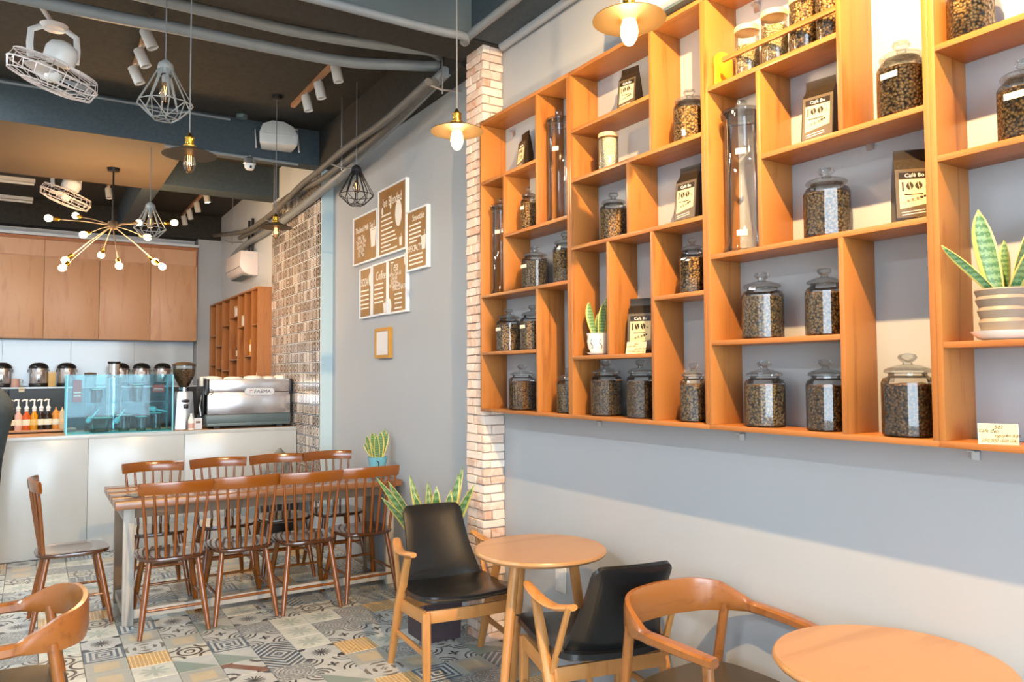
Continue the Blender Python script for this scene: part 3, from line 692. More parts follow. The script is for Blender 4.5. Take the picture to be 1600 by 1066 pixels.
# white pot
p = at('x', 2.255, 936, 551); zb = board_z(p.y, p.z)
t = thing('snake_plant', 'snake plant in a small white flower pot with painted scrolls', 'plant', (2.255, p.y, zb), group='potted snake plants')
MB().lathe([(.0001, .002), (.036, .0), (.055, .009), (.057, .013), (.04, .01), (.0001, .01)], 28).build('saucer', 'porcelain', t)
MB().lathe([(.0001, .012), (.038, .012), (.05, .035), (.056, .065), (.053, .088), (.058, .1), (.06, .104), (.053, .102), (.05, .09), (.0001, .088)], 28).build('pot', 'porcelain', t)
for a0 in (195, 240, 285):
    a = R_(a0); pts = [((.0565*math.cos(a+.12*math.sin(q*1.1))), (.0565*math.sin(a+.12*math.sin(q*1.1))), .03+.0075*q) for q in range(7)]
    MB().sweep(pts, .0014, 5).build('painted_scroll', 'ink', t)
for az, ln, L, wd, bd in [(120, .3, .17, .045, -.2), (-20, .12, .2, .05, .1), (-90, .1, .155, .05, .1), (60, .05, .11, .03, .1)]:
    a = R_(az); leaf(t, (.014*math.cos(a), .014*math.sin(a), .09), a, ln, L, wd, bd, .7)
# white air conditioner above the shelf, only its lower edge in view
def aircon(label, loc, rz, L=.8, mat='plastic'):
    t = thing('air_conditioner', label, 'air conditioner', loc, rz, 'wall air conditioners')
    prof = [(0, 0), (-.10, -.0), (-.165, .03), (-.205, .09), (-.21, .15), (-.2, .285), (0, .285)]
    MB().loft([[(x, -L/2, z) for x, z in prof], [(x, L/2, z) for x, z in prof]]).build('casing', mat, t, bevel=.006)
    MB().box(-.16, -.04, -L*.42, L*.42, -.004, .004).build('air_vent', 'teal', t)
    MB().box(-.214, -.206, -L*.49, L*.49, .094, .098).build('seam', 'teal', t)
    MB().box(-.11, -.06, -L/2-.002, -L/2+.004, .2, .25).build('rating_sticker', 'cert', t)
    return t
aircon('white air conditioner above the wooden shelf, cut by the top edge', (WX-.001, 2.12, 3.06), 0, .8)

# ================================================================== MENU BOARDS
def menu_frame(label, y1, y0, zb, zt, items, depth=.03, mat='menu', fm='frame', cat='menu board', name='menu_board', bw=.014):
    """y1 far edge, y0 near edge; x local = to the right in the picture (towards -y)"""
    t = thing(name, label, cat, (WX, (y0+y1)/2, (zb+zt)/2), group='menu boards on the grey wall' if cat == 'menu board' else None)
    w_, h = (y1-y0)/2, (zt-zb)/2
    M0 = Matrix(((0, 0, -1, 0), (-1, 0, 0, 0), (0, 1, 0, 0), (0, 0, 0, 1)))     # local plane: x right, y up, z towards the room
    for b in ((-w_, w_, h-bw, h), (-w_, w_, -h, -h+bw), (-w_, -w_+bw, -h+bw, h-bw), (w_-bw, w_, -h+bw, h-bw)): MB().box(b[0], b[1], b[2], b[3], .001, depth, M0).build('frame_bar', fm, t)
    MB().box(-w_+bw, w_-bw, -h+bw, h-bw, .001, depth*.75, M0).build('print', mat, t)
    z = depth*.75+.0008
    for it in items:
        if it[0] == 't': _, s_, x, y, sz, sh, xs = it; text(s_, sz, 'chalk', M0 @ Matrix.Translation((x*w_, y*h, z)), t, shear=sh, xs=xs)
        elif it[0] == 'l': _, x0, x1, y = it; MB().box(x0*w_, x1*w_, y*h-.006, y*h+.006, z-.001, z, M0).build('text_line', 'chalk', t)
        elif it[0] == 'c': # drawn cup: tapering glass with a rim and a straw
            _, x, y, s_ = it
            MB().add([((x*w_-s_*.3), y*h-s_*.6, z), ((x*w_+s_*.3), y*h-s_*.6, z), (x*w_+s_*.45, y*h+s_*.4, z), (x*w_-s_*.45, y*h+s_*.4, z)], [(0, 1, 2, 3)], M0).box(x*w_-s_*.5, x*w_+s_*.5, y*h+s_*.42, y*h+s_*.52, z-.001, z, M0).box(x*w_+s_*.1, x*w_+s_*.18, y*h+s_*.5, y*h+s_*.95, z-.001, z, M0).build('drawn_cup', 'chalk', t)
        elif it[0] == 'k':
            _, x, y, s_ = it
            MB().add([(x*w_+s_*(.5*math.cos(a*PI/6)), y*h+s_*(.8*math.sin(a*PI/6)), z) for a in range(12)], [tuple(range(12))], M0).build('drawn_bean', 'chalk', t)
    return t
ln = lambda x0, x1, ys: [('l', x0, x1, y) for y in ys]
menu_frame('menu board reading Ice Blended, the tallest of the six', 5.735, 5.187, 2.487, 3.025, [('t', 'Ice Blended', 0, .56, .105, 0, .75), ('k', -.7, .35, .04), ('k', -.1, .4, .03), ('k', .45, .1, .13), ('c', .6, -.72, .06)] + [('l', -.78, x1, y) for x1, y in ((-.1, .2), (-.05, .06), (.05, -.08), (0, -.22), (.2, -.36), (.25, -.48), (.35, -.6), (-.1, -.72), (.35, -.84))])
menu_frame('menu board of milk teas, left of the tallest board', 6.30, 5.755, 2.486, 2.9, [('t', 'Thailand Milk Tea', -.1, .42, .07, .25, .8)] + [('t', s_, -.35, y, .05, .25, .9) for s_, y in (('Milk Tea', .1), ('Trà Sữa Thái', -.08), ('Green Tea', -.26), ('Trà Sữa', -.44), ('Trà Đào', -.62))] + [('c', .65, -.05, .14)])
menu_frame('menu board with Smoothie and Specialty lists, rightmost of the six', 5.186, 4.828, 2.307, 2.755, [('t', 'Smoothie', .1, .72, .07, .2, .75), ('t', 'SPECIALTY', -.2, -.28, .065, 0, .75), ('c', .62, -.15, .09)] + ln(-.75, .35, (.5, .36, .22, .08)) + ln(-.75, 0, (-.04,)) + ln(-.75, .55, (-.5, -.64, -.78)))
menu_frame('narrow menu board reading SODA, lower left', 6.14, 5.875, 2.02, 2.44, [('t', 'SODA', -.2, .42, .095, 0, .62), ('k', .75, .5, .07)] + ln(-.85, .5, (.1, -.08, -.26, -.44, -.6)))
menu_frame('narrow menu board of coffees, lower middle', 5.86, 5.545, 2.022, 2.445, [('t', 'Coffee', .1, .5, .1, .15, .75), ('c', .65, -.72, .07)] + ln(-.75, .45, (.2, .02, -.16, -.32, -.48)))
menu_frame('menu board reading Tea and Macchiato, lower right', 5.535, 5.18, 2.018, 2.447, [('t', 'Tea', -.35, .68, .11, .2, .9), ('t', 'MACCHIATO', .25, -.1, .055, 0, .8), ('k', .85, .85, .06), ('k', -.85, -.72, .08)] + [('t', s_, -.35, y, .042, .25, .9) for s_, y in (('Trà Đào Cam Sả', .42), ('Trà Vải', .27), ('Trà Hoa', .14), ('Trà Chanh Dây', .02))] + ln(-.3, .5, (-.32, -.48, -.64, -.82)))
menu_frame('small gold framed certificate below the menu boards', 5.795, 5.50, 1.68, 1.92, [], .03, 'cert', 'gold', 'picture frame', 'certificate_frame', .026)

# ================================================================== BAR
# front counter: body with marble slabs, wooden worktop
t = thing('bar_counter', 'long bar counter faced with white marble slabs', 'counter', (0, CTY, 0))
box('carcass', 'white', (-2.9, TX-.01, .03, .74, 0.011, CTZ-.03), t)
xs_ = [-2.9, -2.1, -1.25, -.4, .42, 1.2, TX-.01]
for a, b_ in zip(xs_, xs_[1:]): box('marble_slab', 'marble', (a+.0015, b_-.0015, 0, .03, .011, CTZ-.03), t, bevel=.001)
box('worktop', 'counterwood', (-2.9, TX-.01, .012, .76, CTZ-.03, CTZ), t, bevel=.002)
box('worktop_edge', 'marble', (-2.9, TX-.01, -.004, .012, CTZ-.03, CTZ+.003), t, bevel=.001)
# back counter
t = thing('back_counter', 'black back counter with a glass edged top under the steel urns', 'counter', (0, 11.0, 0))
box('carcass', 'black', (-2.9, 1.93, .02, .6, .011, 1.40), t); box('top', 'splash', (-2.9, 1.93, 0, .6, 1.40, 1.42), t)
bk = bpy.data.objects['wall_back']
for a in range(6): box('splash_panel', 'splash', (-2.6+a*.755, -2.6+(a+1)*.755-.004, 11.628, 11.65, 1.43, 2.02), bk)
# upper cabinets, one per door
dx = [-1.58, -.973, -.361, .096+.15-.15, .717, 1.327, 1.919]
dx[2] = -.52; dx[1] = -1.13
labs = ['far left upper cabinet, outside the picture', 'pale cherry upper cabinet just left of the picture', 'pale cherry upper cabinet cut by the left picture edge', 'pale cherry upper cabinet with a plain door, second from the left', 'pale cherry upper cabinet with a plain door, third from the left', 'pale cherry upper cabinet beside the grey column']
for k in range(1, 6):
    a, b_ = dx[k], dx[k+1]
    c = thing('upper_cabinet', labs[k], 'cabinet', (a, 11.3, 2.03), group='upper cabinets over the bar')
    box('body', 'cab', (0.001, b_-a-.001, .024, .325, 0, 1.3), c)
    box('door', 'cab', (.003, b_-a-.003, 0, .022, .0, 1.036), c, bevel=.0015)
    box('upper_panel', 'cab', (.012, b_-a-.012, .012, .026, 1.05, 1.255), c)
    box('top_rail', 'cabdark', (0.001, b_-a-.001, .004, .025, 1.26, 1.3), c)
    if k in (5,): box('side_rail', 'cabdark', (b_-a-.022, b_-a-.002, .006, .025, 1.04, 1.26), c)
struct(box('trim_cornice', 'white', (-2.9, 1.93, 11.28, 11.42, 3.335, 3.37)), 'thin white strip above the upper cabinets')

def urn(label, px):
    p = at('y', 11.15, px, 603); t = thing('drink_urn', label, 'urn', (p.x, 11.17, 1.42), group='steel drink urns'); t.scale = (.9, .9, 1)
    MB().lathe([(.0001, .0), (.112, 0), (.116, .008), (.116, .04), (.112, .045)], 28).build('base', 'black', t)
    MB().lathe([(.11, .042), (.113, .05), (.113, .225), (.11, .232)], 32).build('body', 'mirror', t)
    MB().lathe([(.118, .228), (.12, .24), (.11, .262), (.085, .285), (.05, .298), (.0001, .302)], 28).build('lid', 'black', t)
    for s_ in (-1, 1): MB().sweep([(s_*.11, 0, .215), (s_*.125, 0, .21), (s_*.125, 0, .18)], .006, 6).build('handle', 'black', t)
    tp = MB().box(-.012, .012, -.145, -.11, .06, .085).build('tap', 'black', t, bevel=.003); MB().box(-.006, .006, -.142, -.13, .085, .11).build('lever', 'black', tp)
    MB().box(-.035, .035, -.1185, -.112, .15, .19).build('label_plate', 'cert', t)
for lab, px in [('steel drink urn with a black lid cut by the left picture edge', 2), ('steel drink urn with a black lid left of the yellow box', 60), ('steel drink urn with a black lid right of the yellow box', 104),
                ('steel drink urn half hidden behind the steel canister', 188), ('steel drink urn, middle one behind the glass case', 221), ('steel drink urn beside the coffee grinder', 254)]: urn(lab, px)
def on_back(px, Y_=11.12): p = at('y', Y_, px, 600); return (p.x, Y_, 1.42)
t = thing('milk_jug', 'small pinkish jug on the back counter between two urns', 'jug', on_back(24))
MB().lathe([(.0001, 0), (.045, 0), (.05, .01), (.042, .08), (.046, .1), (.042, .1), (.0001, .012)], 20).build('body', 'syrup_pink', t)
MB().sweep([(.045, 0, .09), (.075, 0, .085), (.075, 0, .04), (.047, 0, .03)], .006, 6).build('handle', 'plastic', t)
t = thing('tea_box', 'tall yellow box between two steel urns', 'box', on_back(81)); MB().box(-.04, .04, -.03, .03, 0, .19).build('carton', 'yellow', t, bevel=.003); MB().box(-.041, .041, -.031, .031, .165, .192).build('flap', 'cream', t)
t = thing('price_note', 'small white note hanging from the back counter edge', 'note', (at('y', 10.99, 34, 606).x, 10.985, 1.36)); MB().box(-.03, .03, 0, .003, 0, .06).build('paper', 'tag', t); MB().box(-.02, .02, -.001, 0, .03, .036).build('text_line', 'inkgrey', t)

# pump bottles and squeeze bottles on a low wooden rack
t = thing('bottle_rack', 'low wooden rack under the pump bottles on the counter', 'rack', (.15, 8.22, CTZ)); MB().box(-.45, .2, -.09, .12, .012, .03).build('board', 'counterwood', t, bevel=.002)
for x in (-.42, .17): MB().box(x-.02, x+.02, -.08, .11, 0, .012).build('foot', 'counterwood', t)
def pump(label, px, col, H=.17, Y_=8.22, r=.034):
    p = at('y', Y_, px, 670); t = thing('pump_bottle', label, 'bottle', (p.x, Y_, CTZ+.03), random.uniform(-.6, .6), 'syrup pump bottles')
    MB().lathe([(.0001, 0), (r*.95, 0), (r, .006), (r, H*.72), (r*.5, H*.9), (r*.38, H)], 20).build('bottle', col, t)
    MB().lathe([(r*1.01, H*.25), (r*1.02, H*.26), (r*1.02, H*.55), (r*1.01, H*.56)], 20).build('wrap_label', 'tag' if col != 'syrup_amber' else 'yellow', t)
    cp = MB().lathe([(r*.45, H*.98), (r*.48, H), (r*.48, H+.02), (r*.6, H+.024), (r*.3, H+.045), (.006, H+.05), (.006, H+.1)], 16).build('pump', 'plastic', t)
    MB().sweep([(.008, 0, H+.098), (-.02, 0, H+.102), (-.038, 0, H+.09)], .007, 8).build('spout', 'plastic', cp)
for lab, px, col in [('pump bottle half hidden behind the person', 17, 'syrup_dark'), ('pump bottle with pink contents', 28, 'syrup_pink'), ('pump bottle with red orange label and syrup', 41, 'syrup_red'), ('pump bottle with yellow amber syrup', 53, 'syrup_amber'), ('dark pump bottle right of the amber one', 64, 'syrup_dark'), ('dark pump bottle next to the orange squeeze bottle', 75, 'syrup_dark')]: pump(lab, px, col)
for lab, px, col in [('orange squeeze bottle on the bottle rack', 87, 'orange'), ('cream squeeze bottle beside the glass case', 97, 'cream')]:
    p = at('y', 8.24, px, 670); t = thing('squeeze_bottle', lab, 'bottle', (p.x, 8.24, CTZ+.03), group='squeeze bottles')
    MB().lathe([(.0001, 0), (.034, 0), (.036, .01), (.036, .12), (.028, .145), (.02, .15)], 20).build('bottle', col, t); MB().lathe([(.024, .148), (.024, .16), (.008, .175), (.004, .2), (.0001, .2)], 14).build('nozzle', col, t)
    MB().lathe([(.0365, .04), (.037, .042), (.037, .09), (.0365, .092)], 20).build('wrap_label', 'tag' if col == 'orange' else 'cork', t)
# glass display case
gx0, gx1, gy0, gy1, gz = .253, 1.105, 7.7, 8.06, .525
t = thing('glass_case', 'clear glass display case on the counter', 'display case', ((gx0+gx1)/2, (gy0+gy1)/2, CTZ)); hw, hd = (gx1-gx0)/2, (gy1-gy0)/2
for nm, b in (('front_pane', (-hw, hw, -hd, -hd+.005, .006, gz)), ('back_pane', (-hw, hw, hd-.005, hd, .006, gz)), ('side_pane', (-hw, -hw+.005, -hd+.006, hd-.006, .006, gz)), ('side_pane', (hw-.005, hw, -hd+.006, hd-.006, .006, gz)), ('top_pane', (-hw, hw, -hd, hd, gz, gz+.005)), ('glass_shelf', (-hw+.006, hw-.006, -hd+.02, hd-.02, .27, .275))): box(nm, 'caseglass', b, t)
box('floor_plate', 'cyan', (-hw, hw, -hd, hd, 0, .006), t)
for sx in (-1, 1):
    for sy in (-1, 1): box('edge_post', 'cyan', (sx*hw-.006, sx*hw+.006, sy*hd-.006, sy*hd+.006, .0, gz), t)
cx0 = (gx0+gx1)/2; cy0 = (gy0+gy1)/2
def tumbler(label, x, y, z, r, H, m_='lidglass'):
    t = thing('glass_tumbler', label, 'glass', (x, y, z), group='glasses in the display case')
    MB().lathe([(.0001, .004), (r*.7, .0), (r*.75, .004), (r, H), (r*.95, H), (r*.7, .01), (.0001, .01)], 20).build('bowl', m_, t); MB().lathe([(r*.97, H-.004), (r*1.04, H), (r*.97, H+.004)], 20).build('rim', 'cyan', t)
for lab, x, y, z, r, H in [('big round glass bowl at the bottom left of the display case', .52, 7.88, .006, .1, .13), ('glass beside the big bowl in the display case', .72, 7.9, .006, .06, .15), ('middle glass at the bottom of the display case', .86, 7.86, .006, .05, .13), ('glass at the bottom right corner of the display case', .99, 7.9, .006, .055, .16), ('left glass on the upper case shelf', .5, 7.9, .275, .045, .12), ('right glass on the upper case shelf', .83, 7.9, .275, .05, .16)]: tumbler(lab, x, y, CTZ+z, r, H)
for lab, x, z, a in [('cyan scoop leaning left in the display case', .45, .14, .7), ('cyan scoop in the middle of the display case', .67, .13, .6), ('cyan scoop laid on the glasses at the right of the display case', .98, .2, 1.8)]:
    t = thing('scoop', lab, 'scoop', (x, 7.84, CTZ+z), rot=(0, a, 0), group='cyan scoops')
    MB().sweep([(0, 0, 0), (0, 0, .1)], [(.008, .004), (.007, .004)], 8).build('handle', 'cyan', t)
    MB().lathe([(.0001, -.06), (.022, -.045), (.026, -.01), (.012, .006)], 14).build('cup', 'cyan', t)
for lab, x, w_, h, z in [('faded red card standing at the left inside the display case', .345, .07, .2, .28), ('red striped packet at the right of the upper case shelf', 1.02, .1, .07, .36)]:
    t = thing('packet', lab, 'packet', (x, 8.0, CTZ+z), group='red cards in the display case'); MB().box(-w_/2, w_/2, -.008, .008, 0, h).build('card', 'red', t); MB().box(-w_*.4, w_*.4, -.0095, -.008, h*.4, h*.45).build('text_line', 'chalk', t); MB().box(-w_*.4, w_*.4, -.0095, -.008, h*.25, h*.3).build('text_line', 'chalk', t)
t = thing('steel_canister', 'steel canister standing behind the glass case', 'canister', (at('y', 8.25, 178, 600).x, 8.25, CTZ))
MB().lathe([(.0001, 0), (.07, 0), (.07, .5), (.05, .52), (.048, .64), (.0001, .64)], 24).build('body', 'chrome', t); MB().lathe([(.05, .63), (.056, .635), (.056, .655), (.0001, .655)], 24).build('lid', 'blackmetal', t)
t = thing('jar_with_lid', 'brown lidded jar behind the left of the glass case', 'jar', (at('y', 8.22, 141, 600).x, 8.22, CTZ)); MB().lathe([(.0001, 0), (.045, 0), (.048, .01), (.048, .5), (.04, .52)], 20).build('body', 'lidglass', t); MB().lathe([(.05, .515), (.052, .52), (.052, .545), (.0001, .55)], 20).build('lid', 'shade', t)
# coffee grinder
t = thing('coffee_grinder', 'steel coffee grinder with a bean hopper beside the espresso machine', 'coffee grinder', (1.25, 8.02, CTZ))
sq = lambda r1, r2, z: [(r1*math.cos(a*PI/8)*(1.18 if a % 4 == 2 else 1), r2*math.sin(a*PI/8)*(1.18 if a % 4 == 2 else 1), z) for a in range(16)]
MB().loft([sq(.105, .11, 0), sq(.105, .11, .02), sq(.085, .095, .33), sq(.08, .09, .36)]).build('body', 'steel', t)
MB().lathe([(.045, .355), (.047, .37), (.045, .40)], 20).build('collar', 'chrome', t)
hp = MB().lathe([(.04, .40), (.055, .43), (.098, .52), (.105, .6), (.105, .615)], 28).build('hopper', 'glass', t)
MB().lathe([(.0001, .402), (.037, .404), (.052, .432), (.094, .52), (.1, .58), (.0001, .585)], 28).build('coffee_beans', 'beansdark', hp, kind='stuff')
MB().lathe([(.11, .613), (.112, .622), (.1, .63), (.06, .645), (.0001, .65)], 28).build('lid', 'shade', t)
MB().lathe([(.038, 0), (.04, .004), (.03, .006)], 24, Matrix.Translation((0, -.098, .27)) @ Matrix.Rotation(PI/2, 4, 'X') @ Matrix.Diagonal((1, .42, 1, 1))).build('badge', 'black', t)
MB().box(-.02, .02, -.16, -.09, .2, .24).build('spout', 'black', t, bevel=.004)
t = thing('small_bottle', 'small white labelled bottle in front of the coffee grinder', 'bottle', (1.285, 7.8, CTZ)); MB().lathe([(.0001, 0), (.03, 0), (.03, .09), (.012, .13), (.011, .155), (.0001, .155)], 16).build('bottle', 'porcelain', t); MB().lathe([(.0305, .015), (.031, .017), (.031, .06), (.0305, .062)], 16).build('wrap_label', 'syrup_pink', t)
t = thing('card_holder', 'clear card holder in front of the coffee grinder', 'card holder', (1.345, 7.79, CTZ)); MB().box(-.035, .035, -.003, .003, 0, .11).build('card', 'cert', t); MB().box(-.036, .036, -.02, .02, 0, .004).build('foot', 'lidglass', t); MB().box(-.02, .02, -.004, -.003, .06, .08).build('text_line', 'inkgrey', t)
# espresso machine
t = thing('espresso_machine', 'polished steel espresso machine with a grey base band', 'espresso machine', (1.815, 7.74, CTZ+.025)); hw = .4
box('base_band', 'teal', (-hw, hw, 0.01, .5, .03, .11), t, bevel=.004); box('base_plinth', 'teal', (-hw+.004, hw-.004, .004, .5, .0, .03), t, bevel=.003)
box('lower_panel', 'mirror', (-hw+.006, hw-.006, .004, .02, .112, .326), t, bevel=.003); box('upper_panel', 'mirror', (-hw+.02, hw-.02, .0, .02, .33, .448), t, bevel=.003)
box('core', 'blackmetal', (-hw+.01, hw-.01, .02, .46, .112, .44), t); box('top_tray', 'steel', (-hw+.01, hw-.01, .02, .5, .44, .452), t)
for s_ in (-1, 1): box('end_cap', 'black', (s_*(hw-.004)-.014, s_*(hw-.004)+.014, -.002, .5, .30, .455), t, bevel=.004)
for s_ in (-1, 1): box('foot', 'black', (s_*.3-.03, s_*.3+.03, .05, .12, -.024, .0), t)
M0 = Matrix.Translation((.09, -.003, .33)) @ Matrix.Rotation(PI/2, 4, 'X')
def pill(w_, h, n=8): return [(w_-h+h*math.cos(-PI/2+PI*i/n), h*math.sin(-PI/2+PI*i/n)) for i in range(n+1)]+[(-w_+h+h*math.cos(PI/2+PI*i/n), h*math.sin(PI/2+PI*i/n)) for i in range(n+1)]
bd = MB().loft([[(x, y, 0) for x, y in pill(.145, .036)], [(x, y, .006) for x, y in pill(.142, .033)]], M=M0).build('badge', 'cert', t)
text('FAEMA', .046, 'ink', M0 @ Matrix.Translation((.022, 0, .0075)), bd, shear=.2, xs=1.15); MB().sweep([(-.1, -.012, .0075), (-.092, .01, .0075), (-.078, .014, .0075), (-.064, .006, .0075)], .0025, 5, M=M0).build('emblem', 'red', bd)
MB().sweep([(-hw+.03, -.004, .36), (-hw+.06, -.004, .33), (-hw+.03, -.004, .30)], .008, 6).build('side_emblem', 'chrome', t)
MB().sweep([(-hw-.03, .1, .30), (-hw-.05, .08, .2), (-hw-.045, .06, .1)], .008, 8).build('steam_wand', 'chrome', t)
box('side_body', 'black', (-hw-.02, -hw+.005, .12, .46, .1, .40), t, bevel=.01)
for k, (x, w_, h, m_) in enumerate([(-.32, .09, .03, 'cloth'), (-.12, .09, .025, 'cloth'), (.07, .09, .035, 'cloth'), (.22, .055, .03, 'cloth'), (.335, .055, .04, 'cloth')]):
    o = thing('folded_towel', ['crumpled towel hanging over the left end of the espresso machine', 'second towel from the left on the espresso machine', 'white towel in the middle of the espresso machine top', 'small white towel on the espresso machine top', 'white towel at the right end of the espresso machine top'][k], 'towel', (1.815+x, 7.93, CTZ+.025+.452), group='towels on the espresso machine')
    MB().lathe([(.0001, 0), (1, 0), (1.02, .3), (.9, .75), (.5, 1.0), (.0001, 1.05)], 16, Matrix.Diagonal((w_, .14, h, 1))).build('cloth_fold', m_, o)
    if k == 0: MB().box(-.112, -.096, -.09, .1, -.07, .022).box(-.112, -.04, -.09, .1, .012, .026).build('hanging_end', m_, o, bevel=.008)

# wooden pigeon-hole shelf behind the bar
bx, by0, by1, bz0, bz1 = 2.10, 8.64, 11.36, 1.40, 2.52
t = thing('bar_shelf', 'wooden pigeonhole shelf on the wall behind the espresso machine', 'shelf', (TX, by0, bz0)); q = lambda n_, m_, b: box(n_, m_, (b[0]-TX, b[1]-TX, b[2]-by0, b[3]-by0, b[4]-bz0, b[5]-bz0), t)
q('side_panel', 'shelf_v', (bx, TX-.001, by0, by0+.03, bz0, bz1)); q('side_panel', 'shelf_v', (bx, TX-.001, by1-.03, by1, bz0, bz1)); q('top_board', 'shelf_h', (bx, TX-.001, by0, by1, bz1, bz1+.02)); q('bottom_board', 'shelf_h', (bx, TX-.001, by0, by1, bz0-.02, bz0)); q('back_panel', 'shelf_v', (TX-.012, TX-.001, by0+.03, by1-.03, bz0, bz1))
cols = [8.67, 8.95, 9.3, 9.65, 10.1, 10.55, 10.95, 11.33]; hz = [[2.13, 1.5], [1.78, ], [2.14, 1.55], [2.28, 1.75], [2.2, 1.62], [1.95, 1.65], [2.1, 1.7]]
for a in cols[1:-1]: q('upright', 'shelf_v', (bx+.004, TX-.012, a-.01, a+.01, bz0, bz1))
bsh = []
for i, zs in enumerate(hz):
    for z in zs: q('shelf_board', 'shelf_h', (bx+.006, TX-.012, cols[i]+.01, cols[i+1]-.01, z-.015, z)); bsh.append((i, z))
def bottle(label, i, z, col, H=.2, r=.032):
    o = thing('bottle', label, 'bottle', (2.17, (cols[i]+cols[i+1])/2, z), group='bottles on the bar shelf'); MB().lathe([(.0001, 0), (r, 0), (r, H*.55), (r*.4, H*.75), (r*.35, H), (.0001, H)], 16).build('glass_body', col, o); MB().lathe([(r*.4, H*.95), (r*.42, H*.955), (r*.42, H*1.04), (.0001, H*1.05)], 12).build('cap', 'black', o); MB().lathe([(r*1.01, H*.15), (r*1.02, H*.16), (r*1.02, H*.42), (r*1.01, H*.43)], 16).build('wrap_label', 'tag', o)
bottle('amber bottle in the tall cell near the end of the bar shelf', 1, 1.78, 'syrup_amber', .3, .045); bottle('dark bottle in the middle of the bar shelf', 3, 1.75, 'syrup_dark', .25); bottle('dark bottle at the foot of the bar shelf', 3, bz0, 'syrup_dark', .22); bottle('clear bottle low on the bar shelf', 4, bz0, 'lidglass', .2, .045); bottle('red labelled bottle at the near end of the bar shelf', 0, 1.5, 'red', .18, .04); bottle('navy bottle beneath the near end of the bar shelf', 1, bz0, 'navy', .2)
for lab, i, z in [('white box in an upper cell of the bar shelf', 2, 2.14), ('white box in the upper middle cell of the bar shelf', 3, 2.28)]:
    o = thing('small_box', lab, 'box', (2.16, (cols[i]+cols[i+1])/2, z), group='white boxes on the bar shelf'); MB().box(-.035, .035, -.06, .06, 0, .13).build('carton', 'porcelain', o, bevel=.002); MB().box(-.036, .036, -.061, .061, .11, .132).build('flap', 'cream', o)
aircon('warm white air conditioner on the wall above the bar shelf', (TX-.001, 9.65, 2.74), 0, .78, 'plasticpink')
for k, y in enumerate((9.42, 9.6)):
    o = MB().sweep([(TX-.03, y, 3.03), (TX-.03, y, 3.45)], .016, 8).build('coolant_pipe', 'black'); tag(o, ['black coolant pipe rising from the bar air conditioner, nearer one', 'black coolant pipe rising from the bar air conditioner, farther one'][k], 'pipe', 'coolant pipes')

# ================================================================== CEILING FITTINGS
def pipe(label, pts, r, mat='pipe', n=10, name='conduit_pipe', sm=8): return tag(MB().sweep(smooth_path(pts, sm) if sm else pts, r, n).build(name, mat), label, 'pipe', 'ceiling and wall pipes')
Z = lambda z, px, py: tuple(at('z', z, px, py))
pipe('grey pipe bending down to the brick pillar, upper of the curved pair', [(-2.9, 4.5, 3.62), Z(3.62, 285, 8), Z(3.62, 480, 52), Z(3.62, 620, 73), (2.1, 4.33, 3.62), (2.2, 4.37, 3.62)], .034)
pipe('grey pipe crossing the ceiling, lower of the curved pair', [(-2.9, 4.8, 3.58), (-.01, 4.78, 3.58), Z(3.58, 285, 46), Z(3.58, 520, 93), Z(3.58, 620, 101), Z(3.58, 700, 104)], .036)
pipe('straight grey pipe under the smooth dark beam', [(-2.9, 3.77, 3.47), (0, 3.77, 3.47), (1.2, 3.76, 3.47), (2.0, 3.74, 3.47), (2.08, 3.6, 3.49), (2.08, 1.0, 3.5), (2.08, -1.4, 3.5)], .024)
pipe('pale trunking along the top of the grey wall', [(WX-.03, 3.8, 3.5), (WX-.03, 2.5, 3.5), (WX-.03, -1.4, 3.5)], .028, 'wall')
V = lambda X_, px, py: tuple(at('x', X_, px, py))
pipe('straight dusty pipe along the wall above the menu boards', [V(2.2, 697, 112), V(2.2, 600, 208), V(2.2, 520, 284), V(2.2, 440, 347), V(2.2, 385, 382), V(2.2, 362, 405), V(2.2, 359, 418)], .038, 'pipe')
pipe('wavy dusty pipe along the wall, uppermost of three', [V(2.02, 670, 128), V(2.02, 600, 190), V(2.05, 540, 232), V(2.08, 500, 266), V(2.08, 470, 290), V(2.08, 435, 325), V(2.08, 410, 345), V(2.08, 380, 362), V(2.08, 335, 368)], .026, 'darkpipe')
pipe('wavy dusty pipe along the wall, middle of three', [V(2.12, 680, 128), V(2.12, 610, 195), V(2.12, 550, 245), V(2.14, 500, 282), V(2.14, 455, 305), V(2.14, 430, 330), V(2.14, 405, 355), V(2.14, 375, 372)], .028, 'darkpipe')
for k, (X_, px, py) in enumerate([(2.12, 691, 112), (2.1, 534, 240), (2.1, 428, 330), (2.1, 363, 365)]):
    p = at('x', X_, px, py); o = thing('pipe_hanger', 'threaded rod hanger of the wall pipes, %s' % ['by the brick pillar', 'near the black cage lamp', 'above the tiled wall', 'above the bar air conditioner'][k], 'hanger', (p.x, p.y, p.z), group='pipe hangers')
    MB().sweep([(0, 0, -.14), (0, 0, CZ-p.z-.001)], .006, 6).build('rod', 'steel', o); MB().sweep([(-.09, 0, -.1), (0, 0, -.115), (.13, 0, -.1)], .007, 6).build('cross_bar', 'steel', o)
pipe('thin conduit where the ceiling meets the wide beam', [(-2.9, 6.88, 3.79), (0, 6.88, 3.79), (1.42, 6.88, 3.79)], .012, 'pipe', sm=0)
pipe('thin conduit under the beam behind the white speaker', [(.9, 6.89, 3.48), (1.6, 6.89, 3.48), (2.02, 6.89, 3.48)], .013, 'pipe', sm=0)
o = thing('junction_box', 'small round junction box on the ceiling beside the track lights', 'junction box', (1.5, 6.8, CZ)); MB().lathe([(.0001, -.03), (.045, -.03), (.05, -.022), (.05, 0)], 16).build('cover', 'teal', o)
